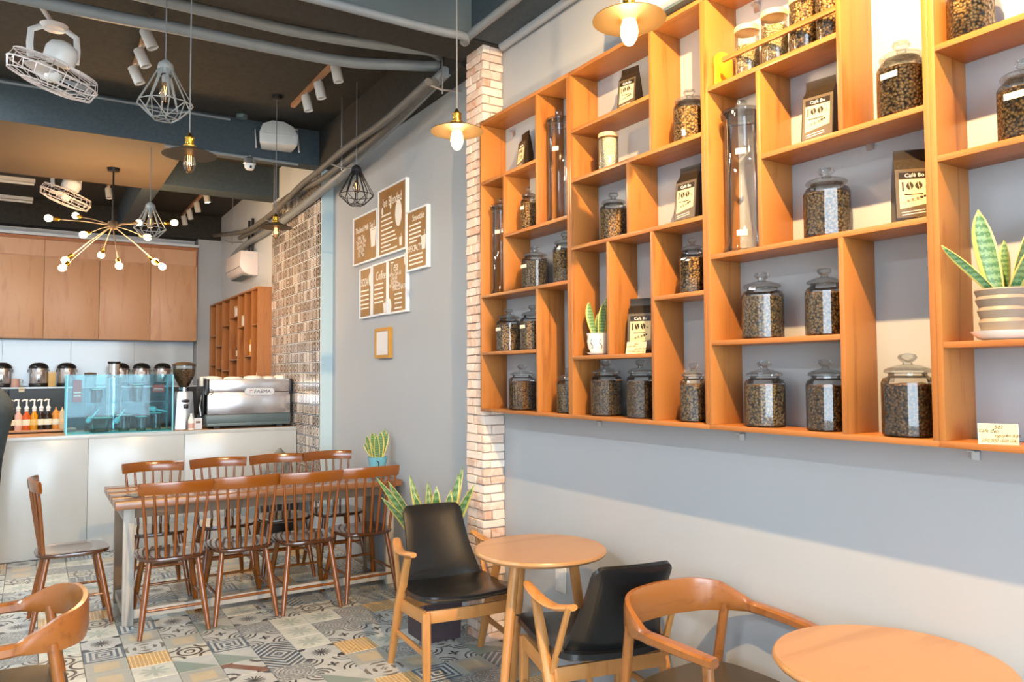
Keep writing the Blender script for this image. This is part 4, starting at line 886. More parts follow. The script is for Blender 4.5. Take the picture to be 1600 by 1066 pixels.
# white wall speaker
t = thing('wall_speaker', 'white wedge speaker on a bracket under the dark beam', 'speaker', (1.83, 6.9, 3.66), rot=(R_(-12), 0, R_(-8)))
pr = [(-.17, -.12), (.15, -.12), (.16, -.02), (.12, .06), (.04, .10), (-.06, .10), (-.14, .06), (-.17, -.02)]
MB().loft([[(x, -.2, z) for x, z in pr], [(x*.96, -.16, z) for x, z in pr], [(x*.8, -.03, z*.9) for x, z in pr]]).build('cabinet', 'plastic', t, bevel=.006)
MB().sweep([(-.19, -.1, -.13), (-.19, -.03, .13), (.18, -.03, .13), (.18, -.1, -.13)], .009, 6).build('bracket', 'plasticpink', t); MB().box(-.15, .14, -.206, -.2, -.035, -.028).build('seam', 'cert', t)
p = at('y', 6.88, 390, 262); t = thing('dome_camera', 'small white dome camera hanging under the beam', 'camera', (p.x, 6.88, 3.42)); MB().lathe([(.02, .06), (.05, .04), (.055, .0), (.05, -.005)], 18).build('housing', 'steel', t); MB().lathe([(.046, -.003), (.044, -.03), (.03, -.052), (.0001, -.06)], 18).build('dome', 'plastic', t); MB().box(-.008, .008, -.05, -.035, -.045, -.025).build('lens', 'black', t); MB().sweep([(0, 0, .055), (0, 0, .075)], .012, 8).build('stem', 'steel', t)

# saucer pendants
def pendant(label, loc, lit=True, D=.13, power=9, small=False):
    t = thing('saucer_pendant', label, 'pendant lamp', loc, group='saucer pendant lamps')   # origin: rim plane of the shade
    x, y, z = loc
    MB().lathe([(D, 0), (D*.985, .004), (D*.8, .014), (D*.4, .032), (.03, .044), (.022, .046), (.022, .043), (.03, .040), (D*.4, .029), (D*.8, .011), (D*.985, .001)], 40).build('shade', 'antbrass' if lit else 'shade', t)
    MB().lathe([(.03, .044), (.031, .05), (.022, .056), (.021, .085), (.024, .09), (.012, .1), (.006, .115), (.0001, .115)], 20).build('socket', 'brass', t)
    MB().sweep([(0, 0, .11), (0, 0, CZ-z-.012)], .0035, 6).build('cord', 'cord', t); MB().lathe([(.0001, CZ-z-.03), (.04, CZ-z-.026), (.045, CZ-z-.001)], 18).build('ceiling_rose', 'blackmetal', t)
    prof = [(.014, .042), (.016, .03), (.02, .01), (.03, -.025), (.031, -.045), (.026, -.068), (.014, -.086), (.0001, -.092)]
    if lit:
        MB().lathe(prof, 20).build('bulb', 'bulb', t)
        l = bpy.data.lights.new('pendant_glow', 'POINT'); l.energy = power; l.color = (1, .72, .42); l.shadow_soft_size = .03
        o = bpy.data.objects.new('pendant_glow', l); COL.objects.link(o); o.parent = t; o.location = (0, 0, -.13)
    else:
        b = MB().lathe(prof, 20).build('bulb', 'clear', t)
        for s_ in (-1, 0, 1): MB().sweep([(s_*.008, 0, .0), (s_*.01, 0, -.05)], .0016, 5).build('filament', 'filament', b)
pendant('lit saucer pendant nearest the camera, at the top of the picture', tuple(at('z', 2.80, 983, 32)))
pendant('lit saucer pendant in front of the brick pillar', tuple(at('z', 2.74, 714, 206)))
pendant('saucer pendant with clear bulb hanging left in front of the beam', tuple(at('z', 2.66, 296, 243)), False)
pendant('far saucer pendant in front of the tiled wall', tuple(at('z', 2.74, 431, 356)), False)
# cage pendants
def cage(label, loc, mat, s_=1.0):
    t = thing('cage_pendant', label, 'pendant lamp', loc, random.random(), group='wire cage pendant lamps'); z = loc[2]   # origin: top of the cage
    N = 10; w1 = .135*s_; MB().lathe([(.0001, .02), (.012, .02), (.035, .0), (.04, -.02), (.038, -.06), (.03, -.06), (.03, -.01), (.0001, .0)], 20).build('cap', mat, t)
    fr = MB(); ht = -.215*s_; hb_ = -.29*s_; rb = .065*s_
    A = [(w1*math.cos(2*PI*i/N), w1*math.sin(2*PI*i/N), ht) for i in range(N)]; B = [(rb*math.cos(2*PI*(i+.5)/5), rb*math.sin(2*PI*(i+.5)/5), hb_) for i in range(5)]
    for i in range(N):
        a = 2*PI*i/N; fr.sweep([(.036*math.cos(a), .036*math.sin(a), -.03), (.088*math.cos(a)*s_, .088*math.sin(a)*s_, -.13*s_), A[i]], [(.0085, .003), (.0075, .0026), (.0035, .0026)], 6, up=(math.cos(a), math.sin(a), 0.2))
        fr.sweep([A[i], A[(i+1) % N]], .003, 5); 
        for b_ in ((i//2) % 5,) if i % 2 else ((i//2) % 5, (i//2-1) % 5): fr.sweep([A[i], B[b_]], .0028, 5)
    for i in range(5): fr.sweep([B[i], B[(i+1) % 5]], .003, 5); fr.sweep([B[i], (0, 0, hb_)], .0025, 5)
    fr.build('wire_cage', mat, t, smooth=False)
    MB().lathe([(.018, -.06), (.018, -.1), (.0001, -.1)], 14).build('socket', 'wiregrey', t)
    b = MB().lathe([(.012, -.1), (.016, -.115), (.03, -.15), (.03, -.17), (.018, -.195), (.0001, -.2)], 18).build('bulb', 'clear', t); MB().sweep([(-.006, 0, -.12), (0, 0, -.165), (.006, 0, -.12)], .0016, 5).build('filament', 'filament', b)
    MB().sweep([(0, 0, .018), (0, 0, CZ-z-.001)], .0035, 6).build('cord', 'cord', t)
cage('pale wire cage pendant nearest the camera', tuple(at('z', 3.17, 259, 100)), 'wiregrey')
cage('black wire cage pendant in front of the menu wall', tuple(at('z', 3.15, 557, 262)), 'wire')
cage('far grey wire cage pendant above the counter', tuple(at('z', 3.0, 235, 320)), 'wiregrey', .95)
# sputnik chandelier
cp = at('z', 3.495, 178, 263); hub = at('y', cp.y, 176, 352)
t = thing('sputnik_chandelier', 'brass many-armed chandelier with glowing round bulbs over the counter', 'chandelier', (hub.x, cp.y, hub.z))
MB().lathe([(.0001, -.045), (.035, -.035), (.047, 0), (.035, .035), (.0001, .045)], 20).build('hub', 'shade', t); MB().sweep([(0, 0, .04), (0, 0, 3.495-hub.z-.02)], .008, 8).build('stem', 'blackmetal', t); MB().lathe([(.0001, 3.46-hub.z), (.05, 3.465-hub.z), (.055, 3.4945-hub.z)], 20).build('ceiling_rose', 'blackmetal', t)
for px, py, dy in [(75, 341, .1), (118, 337, .45), (130, 367, -.3), (217, 348, .45), (231, 371, -.3), (273, 348, .05), (101, 407, .2), (97, 419, -.25), (158, 399, .3), (186, 416, -.35), (243, 409, .2), (254, 417, -.2)]:
    p = at('y', cp.y+dy, px, py)-Vector((hub.x, cp.y, hub.z)); d = p.normalized(); e = p-d*.085
    mid = e*.55+Vector((0, 0, .008)); ar = MB().sweep([d*.035, mid, e], .005, 8).build('arm', 'wirebrass', t)
    Mq = Matrix.Translation(e) @ d.to_track_quat('Z', 'Y').to_matrix().to_4x4()
    MB().lathe([(.008, -.01), (.018, 0), (.018, .045), (.0001, .045)], 14, Mq).build('socket', 'brass', ar); MB().lathe([(.012, .044), (.016, .05), (.028, .068), (.031, .083), (.027, .1), (.015, .111), (.0001, .114)], 18, Mq).build('bulb', 'bulbhot', ar)
for k, (x, y, z) in enumerate([(0, -.1, -.32), (-.3, 0, -.3), (.32, 0, -.3)]):
    l = bpy.data.lights.new('chandelier_glow', 'POINT'); l.energy = 22; l.color = (1, .60, .27); l.shadow_soft_size = .12; o = bpy.data.objects.new('chandelier_glow', l); COL.objects.link(o); o.parent = t; o.location = (x, y, z)
# track spot lights
def spot_head(parent, x, y, z, d, lit=False, R_s=.036, L=.125):
    """one lamp head: clamp, fork and cylinder, hanging from a rail point"""
    d = Vector(d).normalized(); c = Vector((x, y, z-.085)); a = c-d*L*.5; Mq = Matrix.Translation(a) @ d.to_track_quat('Z', 'Y').to_matrix().to_4x4()
    h = MB().lathe([(.0001, 0), (R_s*.9, 0), (R_s, .006), (R_s, L), (R_s*.9, L), (R_s*.88, L-.015), (.0001, L-.015)], 24, Mq).build('lamp_head', 'plastic', parent)
    MB().sweep([(x, y, z), (x, y, z-.03), tuple(c-d*.02+Vector((0, 0, .02)))], .011, 8).build('bracket', 'plastic', h)
    MB().lathe([(.0001, 0), (R_s*.85, 0)], 20, Mq @ Matrix.Translation((0, 0, L-.012))).build('lamp_face', 'spotlit' if lit else 'cert', h); return a+d*(L+.02)
def track(label, x, y0, y1, ys, d, lit=(), z=CZ-.001, railmat='counterwood'):
    t = thing('track_light', label, 'track light', (x, y0, z), group='ceiling track lights'); MB().box(-.017, .017, 0, y1-y0, -.03, 0).build('rail', railmat, t)
    for k, y in enumerate(ys): spot_head(t, 0, y-y0, -.03, d, k in lit)
    return t
track('ceiling track with three white spots right of the white fan', .587, 5.2, 6.1, (5.284, 5.626, 5.98), (.42, -.1, -1))
track('ceiling track with three white spots near the menu wall', 1.8, 5.15, 6.3, (5.2, 5.58, 5.9), (.2, -.05, -1))
track('ceiling track with four spots over the bar, one of them lit', 1.74, 9.6, 11.38, (9.7, 10.33, 10.86, 11.3), (.2, 0, -1), (0,), CZ-.001)
track('single white spot on a short ceiling track above the chandelier', .716, 9.8, 10.4, (10.06,), (.1, -.2, -1))
t5 = track('ceiling track with a lit spot aimed at the wooden wall shelf', 1.2, .7, 2.5, (.95, 2.1), (1, .3, -1.5), (0,), CZ-.001, 'blackmetal')
t5.location.z = CZ-.17; MB().box(-.02, .02, .2, .26, 0, .17).build('drop_rod', 'blackmetal', t5); MB().box(-.02, .02, 1.5, 1.56, 0, .17).build('drop_rod', 'blackmetal', t5)
for y, en in ((.95, 370),):
    l = bpy.data.lights.new('shelf_spot', 'SPOT'); l.energy = en; l.color = (1, .63, .28); l.spot_size = R_(150); l.spot_blend = .5; l.shadow_soft_size = .02
    o = bpy.data.objects.new('shelf_spot', l); COL.objects.link(o); p = Vector((1.27, y, 3.44)); o.location = p
    o.rotation_euler = (Vector((WX, y+.75, 1.3))-p).to_track_quat('-Z', 'Y').to_euler()
for k, (px, py) in enumerate([(55, 290), (52, 318)]):
    p = at('z', 3.75, px, py); o = thing('ceiling_tube', ['fluorescent tube on the bar ceiling, nearer one at the left edge', 'fluorescent tube on the bar ceiling, farther one at the left edge'][k], 'tube lamp', (p.x, p.y, CZ), group='ceiling tube lamps')
    MB().box(-1.2, 0, -.03, .03, -.04, -.001).build('batten', 'plastic', o); MB().sweep([(-1.19, 0, -.058), (-.01, 0, -.058)], .016, 10).build('tube', 'tube', o)
for k, (x, y) in enumerate([(-1.7, 2.6), (-1.7, 5.6), (-.9, 6.2), (-1.7, 9.6)]):  # tube lamps added out of view to brighten the menu wall and counter
    o = thing('fill_batten', 'lit ceiling tube lamp left of the picture, %s' % ['nearest', 'beside the long table', 'before the counter', 'over the bar'][k], 'tube lamp', (x, y, CZ), group='lit tube lamps on the left ceiling')
    zt = -.02 if k != 2 else -.02
    MB().box(-.04, .04, -.62, .62, -.05, -.001).build('batten', 'plastic', o); MB().sweep([(0, -.6, -.07), (0, .6, -.07)], .015, 10).build('tube', 'filltube', o)
    l = bpy.data.lights.new('fill_tube_light', 'AREA'); l.shape = 'RECTANGLE'; l.size = .05; l.size_y = 1.2; l.energy = FILL_TUBE_W*(1.3, .9, .8, .8)[k]; l.color = (.80, .92, 1.0); q_ = bpy.data.objects.new('fill_tube_light', l); COL.objects.link(q_); q_.parent = o; q_.location = (0, 0, -.095)
# caged ceiling fans
def fan(label, c, ry, stem, s_=1.0, rx=0.0):
    t = thing('caged_fan', label, 'fan', c, group='white caged ceiling fans'); R1 = .235*s_
    Mt = Euler((rx, ry, 0)).to_matrix().to_4x4(); cg = MB()
    tilt = lambda mb: MB().add(mb.v, mb.f, Mt)
    for r, z in ((R1, 0), (R1*.93, .055), (R1*.93, -.055), (R1*.6, -.075), (R1*.3, -.08)): cg.sweep([(r*math.cos(a*PI/14), r*math.sin(a*PI/14), z*s_) for a in range(28)], .0055 if z == 0 else .0035, 5, closed=True)
    for i in range(20):
        a = 2*PI*i/20; ca, sa = math.cos(a), math.sin(a)
        cg.sweep([(.05*ca, .05*sa, -.08), (R1*.6*ca, R1*.6*sa, -.075), (R1*.93*ca, R1*.93*sa, -.055), (R1*ca, R1*sa, 0), (R1*.93*ca, R1*.93*sa, .055), (R1*.5*ca, R1*.5*sa, .07), (.07*ca, .07*sa, .075)], .0028, 4)
    tilt(cg).build('cage', 'plasticpink', t)
    bl = MB()
    for i in range(3):
        a = 2*PI*i/3; Mr = Matrix.Rotation(a, 4, 'Z') @ Matrix.Rotation(.35, 4, 'X'); bl.loft([[(.04, -.03, -.002), (.04, .03, -.002), (.04, .03, .002), (.04, -.03, .002)], [(.13, -.07, -.002), (.13, .07, -.002), (.13, .07, .002), (.13, -.07, .002)], [(R1*.88, -.05, -.002), (R1*.88, .06, -.002), (R1*.88, .06, .002), (R1*.88, -.05, .002)]], M=Mr)
    tilt(bl).build('blades', 'cert', t); MB().lathe([(.0001, -.04), (.035, -.035), (.045, 0), (.045, .02), (.0001, .02)], 18, Mt).build('hub_cap', 'plastic', t)
    MB().lathe([(.06, .07), (.085, .09), (.088, .15), (.07, .19), (.03, .21), (.0001, .212)], 24, Mt).build('motor_housing', 'plastic', t)
    yk = MB().sweep([(-.115, 0, .09), (-.12, 0, .17), (-.115, 0, .25), (-.06, 0, .285), (.06, 0, .285), (.115, 0, .25), (.12, 0, .17), (.115, 0, .09)], [(.018, .008)]*8, 8, up=(0, 1, 0)).build('yoke', 'plastic', t)
    MB().lathe([(.0001, .27), (.06, .275), (.075, .30), (.0001, .305)], 20).build('mount_plate', 'plasticpink', t); MB().sweep([(0, 0, .3), tuple(stem)], .014, 8).build('stem', 'plasticpink', t)
fan('white caged fan hanging from the ceiling at the left', tuple(at('z', 3.32, 83, 118)), R_(17), (-.16, -.2, .45), 1.02, R_(10))
fan('far white caged fan above the chandelier', tuple(at('z', 3.36, 103, 308)), R_(20), (-.14, .0, .43), 1.0, R_(8))

# ================================================================== FURNITURE
def leg_round(a, b, r0, r1, rm=None):
    a, b = Vector(a), Vector(b); n = 6; pts = [a.lerp(b, i/n) for i in range(n+1)]; rm = rm or (r0+r1)/2*1.08
    rr = [(r0*(1-i/n)**2+2*rm*(i/n)*(1-i/n)+r1*(i/n)**2) for i in range(n+1)]
    return MB().sweep(pts, rr, 10)
def spindle_chair():
    t = bpy.data.objects.new('spindle_chair', None); COL.objects.link(t)
    # seat: slightly dished board, rounded corners, wider in front
    out = []
    for i in range(28):
        a = 2*PI*i/28; c, s_ = math.cos(a), math.sin(a); e = .55
        x = math.copysign(abs(c)**e, c)*(.196+.01*s_); y = math.copysign(abs(s_)**e, s_)*.205
        out.append((x, y))
    ring = lambda k, z: [(x*k, y*k+.005, z) for x, y in out]
    MB().loft([ring(.9, .436), ring(.99, .446), ring(1, .455), ring(.985, .464), ring(.9, .466), ring(.6, .461), ring(.1, .459)]).build('seat', 'chairseat', t)
    feet = {(-1, -1): (-.19, -.215), (1, -1): (.19, -.215), (-1, 1): (-.195, .215), (1, 1): (.195, .215)}
    top = {k: (k[0]*.135, k[1]*.135) for k in feet}
    P_ = lambda k, z: Vector((*top[k], .44)).lerp(Vector((*feet[k], .011)), (.44-z)/.429)
    for k in feet: leg_round((*top[k], .44), (*feet[k], .011), .015, .0125, .023).build('leg', 'chair', t)
    for sx in (-1, 1): leg_round(P_((sx, -1), .19), P_((sx, 1), .19), .007, .007, .012).build('stretcher', 'chair', t)
    for sy, z in ((-1, .165), (1, .23)): leg_round(P_((-1, sy), z), P_((1, sy), z), .007, .007, .011).build('stretcher', 'chair', t)
    cy = lambda x: -.232+.05*(x/.205)**2
    for i in range(7):
        u = (i-3)/3; leg_round((u*.148, -.168+.014*u*u, .458), (u*.183, cy(u*.183)+.004, .85), .0085, .0075, .0115).build('spindle', 'chair', t)
    xs_ = [-.205+.41*i/12 for i in range(13)]
    MB().sweep([(x, cy(x), .878+.004*(1-(x/.205)**2)) for x in xs_], [(.010, .036)]*13, up=(0, -.14, 1), sq=True).build('crest_rail', 'chairx', t)
    return t
ch0 = spindle_chair(); CH = []
def put(proto, first, loc, rz, label, cat, group):
    o = proto if first else copy_tree(proto); o.location = loc; o.rotation_euler = (0, 0, rz); tag(o, label, cat, group); return o
spots = [(.742, 5.175, .0, 'spindle back chair, leftmost on the near side of the long table'), (1.157, 5.20, .02, 'spindle back chair, second from the left on the near side of the long table'), (1.573, 5.17, -.02, 'spindle back chair, third from the left on the near side of the long table'), (1.99, 5.2, .03, 'spindle back chair at the right end of the near side, by the blue pot'),
         (.765, 6.0, PI, 'spindle back chair, leftmost on the far side of the long table'), (1.225, 6.0, PI+.02, 'spindle back chair, second from the left on the far side of the long table'), (1.66, 6.02, PI-.02, 'spindle back chair on the far side in front of the grey rock'), (2.085, 6.02, PI, 'spindle back chair at the right end of the far side of the long table'),
         (.225, 5.63, -PI/2+.03, 'spindle back chair standing alone at the left end of the long table')]
for i, (x, y, a, lab) in enumerate(spots): put(ch0, i == 0, (x, y, 0), a, lab, 'chair', 'spindle chairs round the long table')
# long table
t = thing('long_table', 'long rustic plank table with pale weathered legs', 'table', (.44, 5.26, 0)); L_, D_ = 1.895, .86
for k in range(4): box('plank', 'rustic', (0, L_, k*D_/4+.001, (k+1)*D_/4-.001, .727, .77), t, bevel=.003)
for x0 in (.05, L_-.115):
    fy = .6 if x0 < 1 else .42
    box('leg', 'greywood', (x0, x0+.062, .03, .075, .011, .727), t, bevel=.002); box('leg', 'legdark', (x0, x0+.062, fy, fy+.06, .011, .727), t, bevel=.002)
    box('cross_rail', 'greywood', (x0+.008, x0+.054, .075, fy, .64, .72), t)
    box('foot_rail', 'greywood', (x0+.008, x0+.054, .075, fy, .05, .1), t)
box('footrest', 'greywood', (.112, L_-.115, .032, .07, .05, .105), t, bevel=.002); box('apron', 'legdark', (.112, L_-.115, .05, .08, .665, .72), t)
o = thing('menu_sheet', 'dark folded menu lying at the left end of the long table', 'menu', (.62, 5.55, .77), .5); MB().box(-.09, .09, -.06, .06, 0, .004).build('cover', 'navy', o); MB().box(-.086, .086, -.056, .056, .004, .006).build('page', 'teal', o)
# plant in the blue pot
p = at('y', 5.5, 590, 726); t = thing('snake_plant', 'snake plant in a sky blue pot on the long table', 'plant', (p.x, 5.5, .77), group='potted snake plants')
MB().lathe([(.0001, .004), (.045, 0), (.055, .01), (.062, .09), (.076, .15), (.078, .155), (.07, .153), (.06, .12), (.0001, .115)], 26).build('pot', 'bluepot', t); MB().lathe([(.0001, .13), (.064, .128)], 20).build('soil', 'soil', t)
MB().sweep([(-.035, -.068, .13), (-.02, -.075, .12), (-.018, -.07, .08)], .004, 6).build('painted_mark', 'ink', t)
for az, ln_, L, wd in [(170, .3, .2, .055), (140, .6, .15, .04), (200, .12, .22, .06), (280, .06, .22, .065), (20, .18, .24, .06), (330, .22, .22, .055), (90, .1, .2, .06), (240, .2, .2, .05)]:
    a = R_(az); leaf(t, (.02*math.cos(a), .02*math.sin(a), .13), a, ln_, L, wd, .1, .5)
# floor planter behind the leather chair
t = thing('snake_plant', 'large snake plant in a purple brown floor planter by the brick pillar', 'plant', (2.035, 4.12, 0), group='potted snake plants')
MB().loft([[(sx*w_, sy*w_, z) for sx, sy in ((-1, -1), (1, -1), (1, 1), (-1, 1))] for w_, z in ((.115, .011), (.13, .46), (.115, .46), (.11, .42))]).build('pot', 'planter', t); MB().box(-.115, .115, -.115, .115, .40, .425).build('soil', 'soil', t)
for az, ln_, L, wd, bd in [(165, .35, .62, .07, .5), (190, .45, .56, .065, .6), (150, .25, .56, .075, .5), (215, .25, .5, .08, .4), (250, .1, .5, .08, .2), (290, .12, .47, .08, .2), (335, .16, .56, .07, .12), (350, .2, .6, .06, .15), (305, .3, .55, .075, .4), (75, .2, .5, .06, .3), (110, .2, .55, .06, .3)]:
    a = R_(az); leaf(t, (.05*math.cos(a), .05*math.sin(a), .42), a, ln_*.8, L*.98, wd, bd, .5)
# rock and greenery beside the counter
t = thing('rock_planter', 'dark bowl with a grey rock and green leaves beside the counter', 'planter', (2.0, 7.34, 0))
MB().lathe([(.0001, .011), (.12, .011), (.14, .03), (.17, .3), (.2, .46), (.21, .5), (.19, .5), (.0001, .46)], 24).build('bowl', 'black', t)
rk = MB(); rg = []
for i in range(9):
    s_ = i/8; rr = .155*(1-s_**2.2)+.01; rg.append([(rr*(1+.22*math.sin(a*1.9+i*1.3))*math.cos(a*PI/7), rr*.7*(1+.2*math.cos(a*2.3+i))*math.sin(a*PI/7), .45+.41*s_) for a in range(14)])
rk.loft(rg).build('rock', 'rock', t, smooth=False)
for k in range(14):
    a = 2*PI*k/14+.2; r0 = .13; dirx = Vector((math.cos(a), math.sin(a), 0)); b0 = dirx*r0+Vector((0, 0, .47)); q = MB(); n = 5; rows = []
    for i in range(n+1):
        s_ = i/n; p_ = b0+dirx*(.09*s_)+Vector((0, 0, .22*s_-.16*s_*s_)); sd = Vector((-dirx.y, dirx.x, 0))*(.05*math.sin(PI*min(1, s_*.95+.04)))
        rows.append([p_-sd, p_+Vector((0, 0, .008)), p_+sd])
    q.loft(rows, False, closed=False).build('leaf', 'green_leaf', t)

# black leather armchairs with oak frames
def leather_chair():
    t = bpy.data.objects.new('leather_armchair', None); COL.objects.link(t)
    RL, FL = (.262, -.25), (.235, .235)
    for sx in (-1, 1):
        MB().sweep([(sx*RL[0], RL[1], .011), (sx*.262, -.10, .37), (sx*.262, .03, .625)], [(.013, .017), (.018, .024), (.013, .017)], up=(1, 0, 0), sq=True).build('leg', 'oak', t)
        MB().sweep([(sx*FL[0], FL[1], .011), (sx*FL[0], FL[1]-.005, .2), (sx*FL[0], FL[1]-.01, .40)], [(.014, .016), (.018, .02), (.018, .02)], up=(1, 0, 0), sq=True).build('leg', 'oak', t)
        MB().sweep([(sx*.252, -.12, .355), (sx*.238, .22, .375)], [(.012, .032), (.012, .032)], sq=True).build('side_rail', 'oak', t)
        MB().sweep([(sx*.258, -.165, .2), (sx*.24, .225, .2)], [(.009, .014), (.009, .014)], sq=True).build('stretcher', 'oak', t)
        MB().sweep([(sx*.25, -.115, .36), (sx*.245, -.19, .52), (sx*.24, -.255, .655)], [(.011, .014), (.010, .012), (.010, .011)], up=(1, 0, 0), sq=True).build('back_strut', 'oak', t)
        pts = smooth_path([(sx*.262, .12, .655), (sx*.268, .06, .648), (sx*.266, -.05, .632), (sx*.25, -.16, .63), (sx*.225, -.265, .655)], 4)
        n = len(pts); MB().sweep(pts, [(.014+.014*math.sin(PI*min(1, .12+.8*(1-i/n))), .013) for i in range(n)], 10).build('armrest', 'oak', t)
    MB().sweep([(-.235, .222, .375), (0, .235, .375), (.235, .222, .375)], [(.011, .03)]*3, sq=True).build('front_rail', 'oak', t)
    MB().sweep([(-.25, -.13, .355), (.25, -.13, .355)], [(.011, .03)]*2, sq=True).build('rear_rail', 'oak', t)
    # seat pad: dished sheet with thickness
    def sheet(fn, nu, nv, th):
        mb = MB(); top, bot = [], []
        for sgn in (1, -1):
            for i in range(nu+1):
                row = []
                for j in range(nv+1):
                    u, v = i/nu*2-1, j/nv*2-1; p_, n_ = fn(u, v); row.append(p_+n_*(th/2*sgn*(1-.55*max(abs(u), abs(v))**6)))
                (top if sgn > 0 else bot).append(row)
        vs_ = [q for r in top for q in r]+[q for r in bot for q in r]; K = (nu+1)*(nv+1); fs = []
        ix = lambda i, j: i*(nv+1)+j
        for i in range(nu):
            for j in range(nv): fs.append((ix(i, j), ix(i+1, j), ix(i+1, j+1), ix(i, j+1))); fs.append((K+ix(i, j), K+ix(i, j+1), K+ix(i+1, j+1), K+ix(i+1, j)))
        for i in range(nu): fs.append((ix(i, 0), K+ix(i, 0), K+ix(i+1, 0), ix(i+1, 0))); fs.append((ix(i, nv), ix(i+1, nv), K+ix(i+1, nv), K+ix(i, nv)))
        for j in range(nv): fs.append((ix(0, j), ix(0, j+1), K+ix(0, j+1), K+ix(0, j))); fs.append((ix(nu, j), K+ix(nu, j), K+ix(nu, j+1), ix(nu, j+1)))
        return mb.add(vs_, fs)
    def corner(u, v, e=.16):   # pull the corners in to round them
        m_ = max(0, abs(u)-1+e)/e*max(0, abs(v)-1+e)/e; return u*(1-.07*m_), v*(1-.07*m_)
    def seat(u, v):
        u, v = corner(u, v); w_ = .262-.02*(1-v)*.5
        return Vector((u*w_, .025+v*.25, .425+.03*(v+.3)**2*.6+.022*u*u-.03*(1-abs(v))*.3)), Vector((-.15*u, 0, 1)).normalized()
    def back(u, v):
        u, v = corner(u, v); h = (v+1)/2; w_ = .228-.055*h+.02*math.sin(PI*h)*-1
        return Vector((u*w_, -.175-.15*h-.035*h*h+.035*u*u*(1-.5*h), .43+.385*h)), Vector((0, 1, .42)).normalized()
    sheet(seat, 14, 14, .052).build('seat_pad', 'leather', t, ang=60); bp_ = sheet(back, 14, 16, .042).build('back_pad', 'leather', t, ang=60)
    MB().sweep([(u*.262*.97, .276, .452+.022*u*u) for u in [i/6-1 for i in range(13)]], .004, 6).build('piping', 'leather2', t)
    return t
lc = leather_chair()
put(lc, True, (1.885, 3.585, 0), PI-.10, 'black leather armchair facing the camera by the brick pillar', 'armchair', 'black leather armchairs')
put(lc, False, (2.04, 2.595, 0), -.20, 'black leather armchair seen from behind at the round table', 'armchair', 'black leather armchairs')
# curved-back armchairs
def curved_chair():
    t = bpy.data.objects.new('curved_armchair', None); COL.objects.link(t)
    half = [(.262, .235, .655, .022, .016), (.272, .15, .66, .026, .016), (.28, .03, .664, .024, .018), (.278, -.06, .666, .018, .02), (.238, -.178, .684, .013, .056), (.15, -.243, .688, .013, .064), (0, -.264, .689, .013, .065)]
    full = half+[(-x, y, z, a, b) for x, y, z, a, b in half[-2::-1]]
    pts = smooth_path([(x, y, z) for x, y, z, *_ in full], 4); n = len(pts); dims = []
    for i in range(n):
        f = i/(n-1)*(len(full)-1); k = min(int(f), len(full)-2); q = f-k; dims.append((full[k][3]*(1-q)+full[k+1][3]*q, full[k][4]*(1-q)+full[k+1][4]*q))
    MB().sweep(pts, dims, sq=True).build('back_and_arms', 'teak', t, ang=30)
    for sx in (-1, 1):
        leg_round((sx*.262, .205, .648), (sx*.24, .235, .011), .019, .014, .021).build('leg', 'teak', t); leg_round((sx*.25, -.155, .66), (sx*.235, -.26, .011), .018, .014, .022).build('leg', 'teak', t)
        MB().sweep([(sx*.245, -.19, .375), (sx*.25, .21, .385)], [(.012, .025)]*2, sq=True).build('side_rail', 'teak', t)
    MB().sweep([(-.25, .215, .385), (.25, .215, .385)], [(.012, .025)]*2, sq=True).build('front_rail', 'teak', t); MB().sweep([(-.24, -.195, .375), (.24, -.195, .375)], [(.012, .025)]*2, sq=True).build('rear_rail', 'teak', t)
    out = []
    for i in range(32):
        a = 2*PI*i/32; c, s_ = math.cos(a), math.sin(a); out.append((math.copysign(abs(c)**.6, c)*.245, math.copysign(abs(s_)**.6, s_)*.225))
    ring = lambda k, z: [(x*k, y*k+.01, z) for x, y in out]
    MB().loft([ring(.93, .405), ring(1, .415), ring(1.0, .435), ring(.95, .448), ring(.6, .444), ring(.1, .438)]).build('seat_pad', 'leather2', t)
    return t
wc_ = curved_chair()
put(wc_, True, (2.045, 1.935, 0), PI+.04, 'curved teak armchair with a dark seat at the near round table', 'armchair', 'curved back wooden armchairs')
put(wc_, False, (-.085, 3.26, 0), PI/2, 'curved teak armchair cut by the lower left corner', 'armchair', 'curved back wooden armchairs')
# round tables
def round_table(label, x, y, r, angs, first=[None]):
    t = thing('round_table', label, 'table', (x, y, 0), group='small round oak tables')
    MB().lathe([(.0001, .722), (r*.93, .722), (r*.98, .728), (r, .737), (r*.992, .745), (r*.975, .75), (.0001, .75)], 64).build('table_top', 'oakx', t)
    for a in angs:
        a = R_(a); leg_round((.155*math.cos(a), .155*math.sin(a), .722), (.25*math.cos(a), .25*math.sin(a), .011), .022, .014, .027).build('leg', 'oak', t)
    MB().box(-.16, .16, -.02, .02, .70, .722).build('cross_bar', 'oak', t)
round_table('round oak table between the two black leather armchairs', 1.995, 2.94, .305, (190, 343, 90))
round_table('round oak table at the lower right corner of the picture', 2.03, 1.265, .312, (160, 280, 40))
# wall socket
o = thing('wall_socket', 'white wall socket low on the wall behind the round table', 'socket', (WX, 3.28, .477)); MB().box(-.01, -.0005, -.045, .045, -.065, .065).build('plate', 'socket', o, bevel=.002)
for z in (.025, -.025): MB().box(-.0115, -.01, -.02, .02, z-.015, z+.015).build('outlet', 'cert', o)

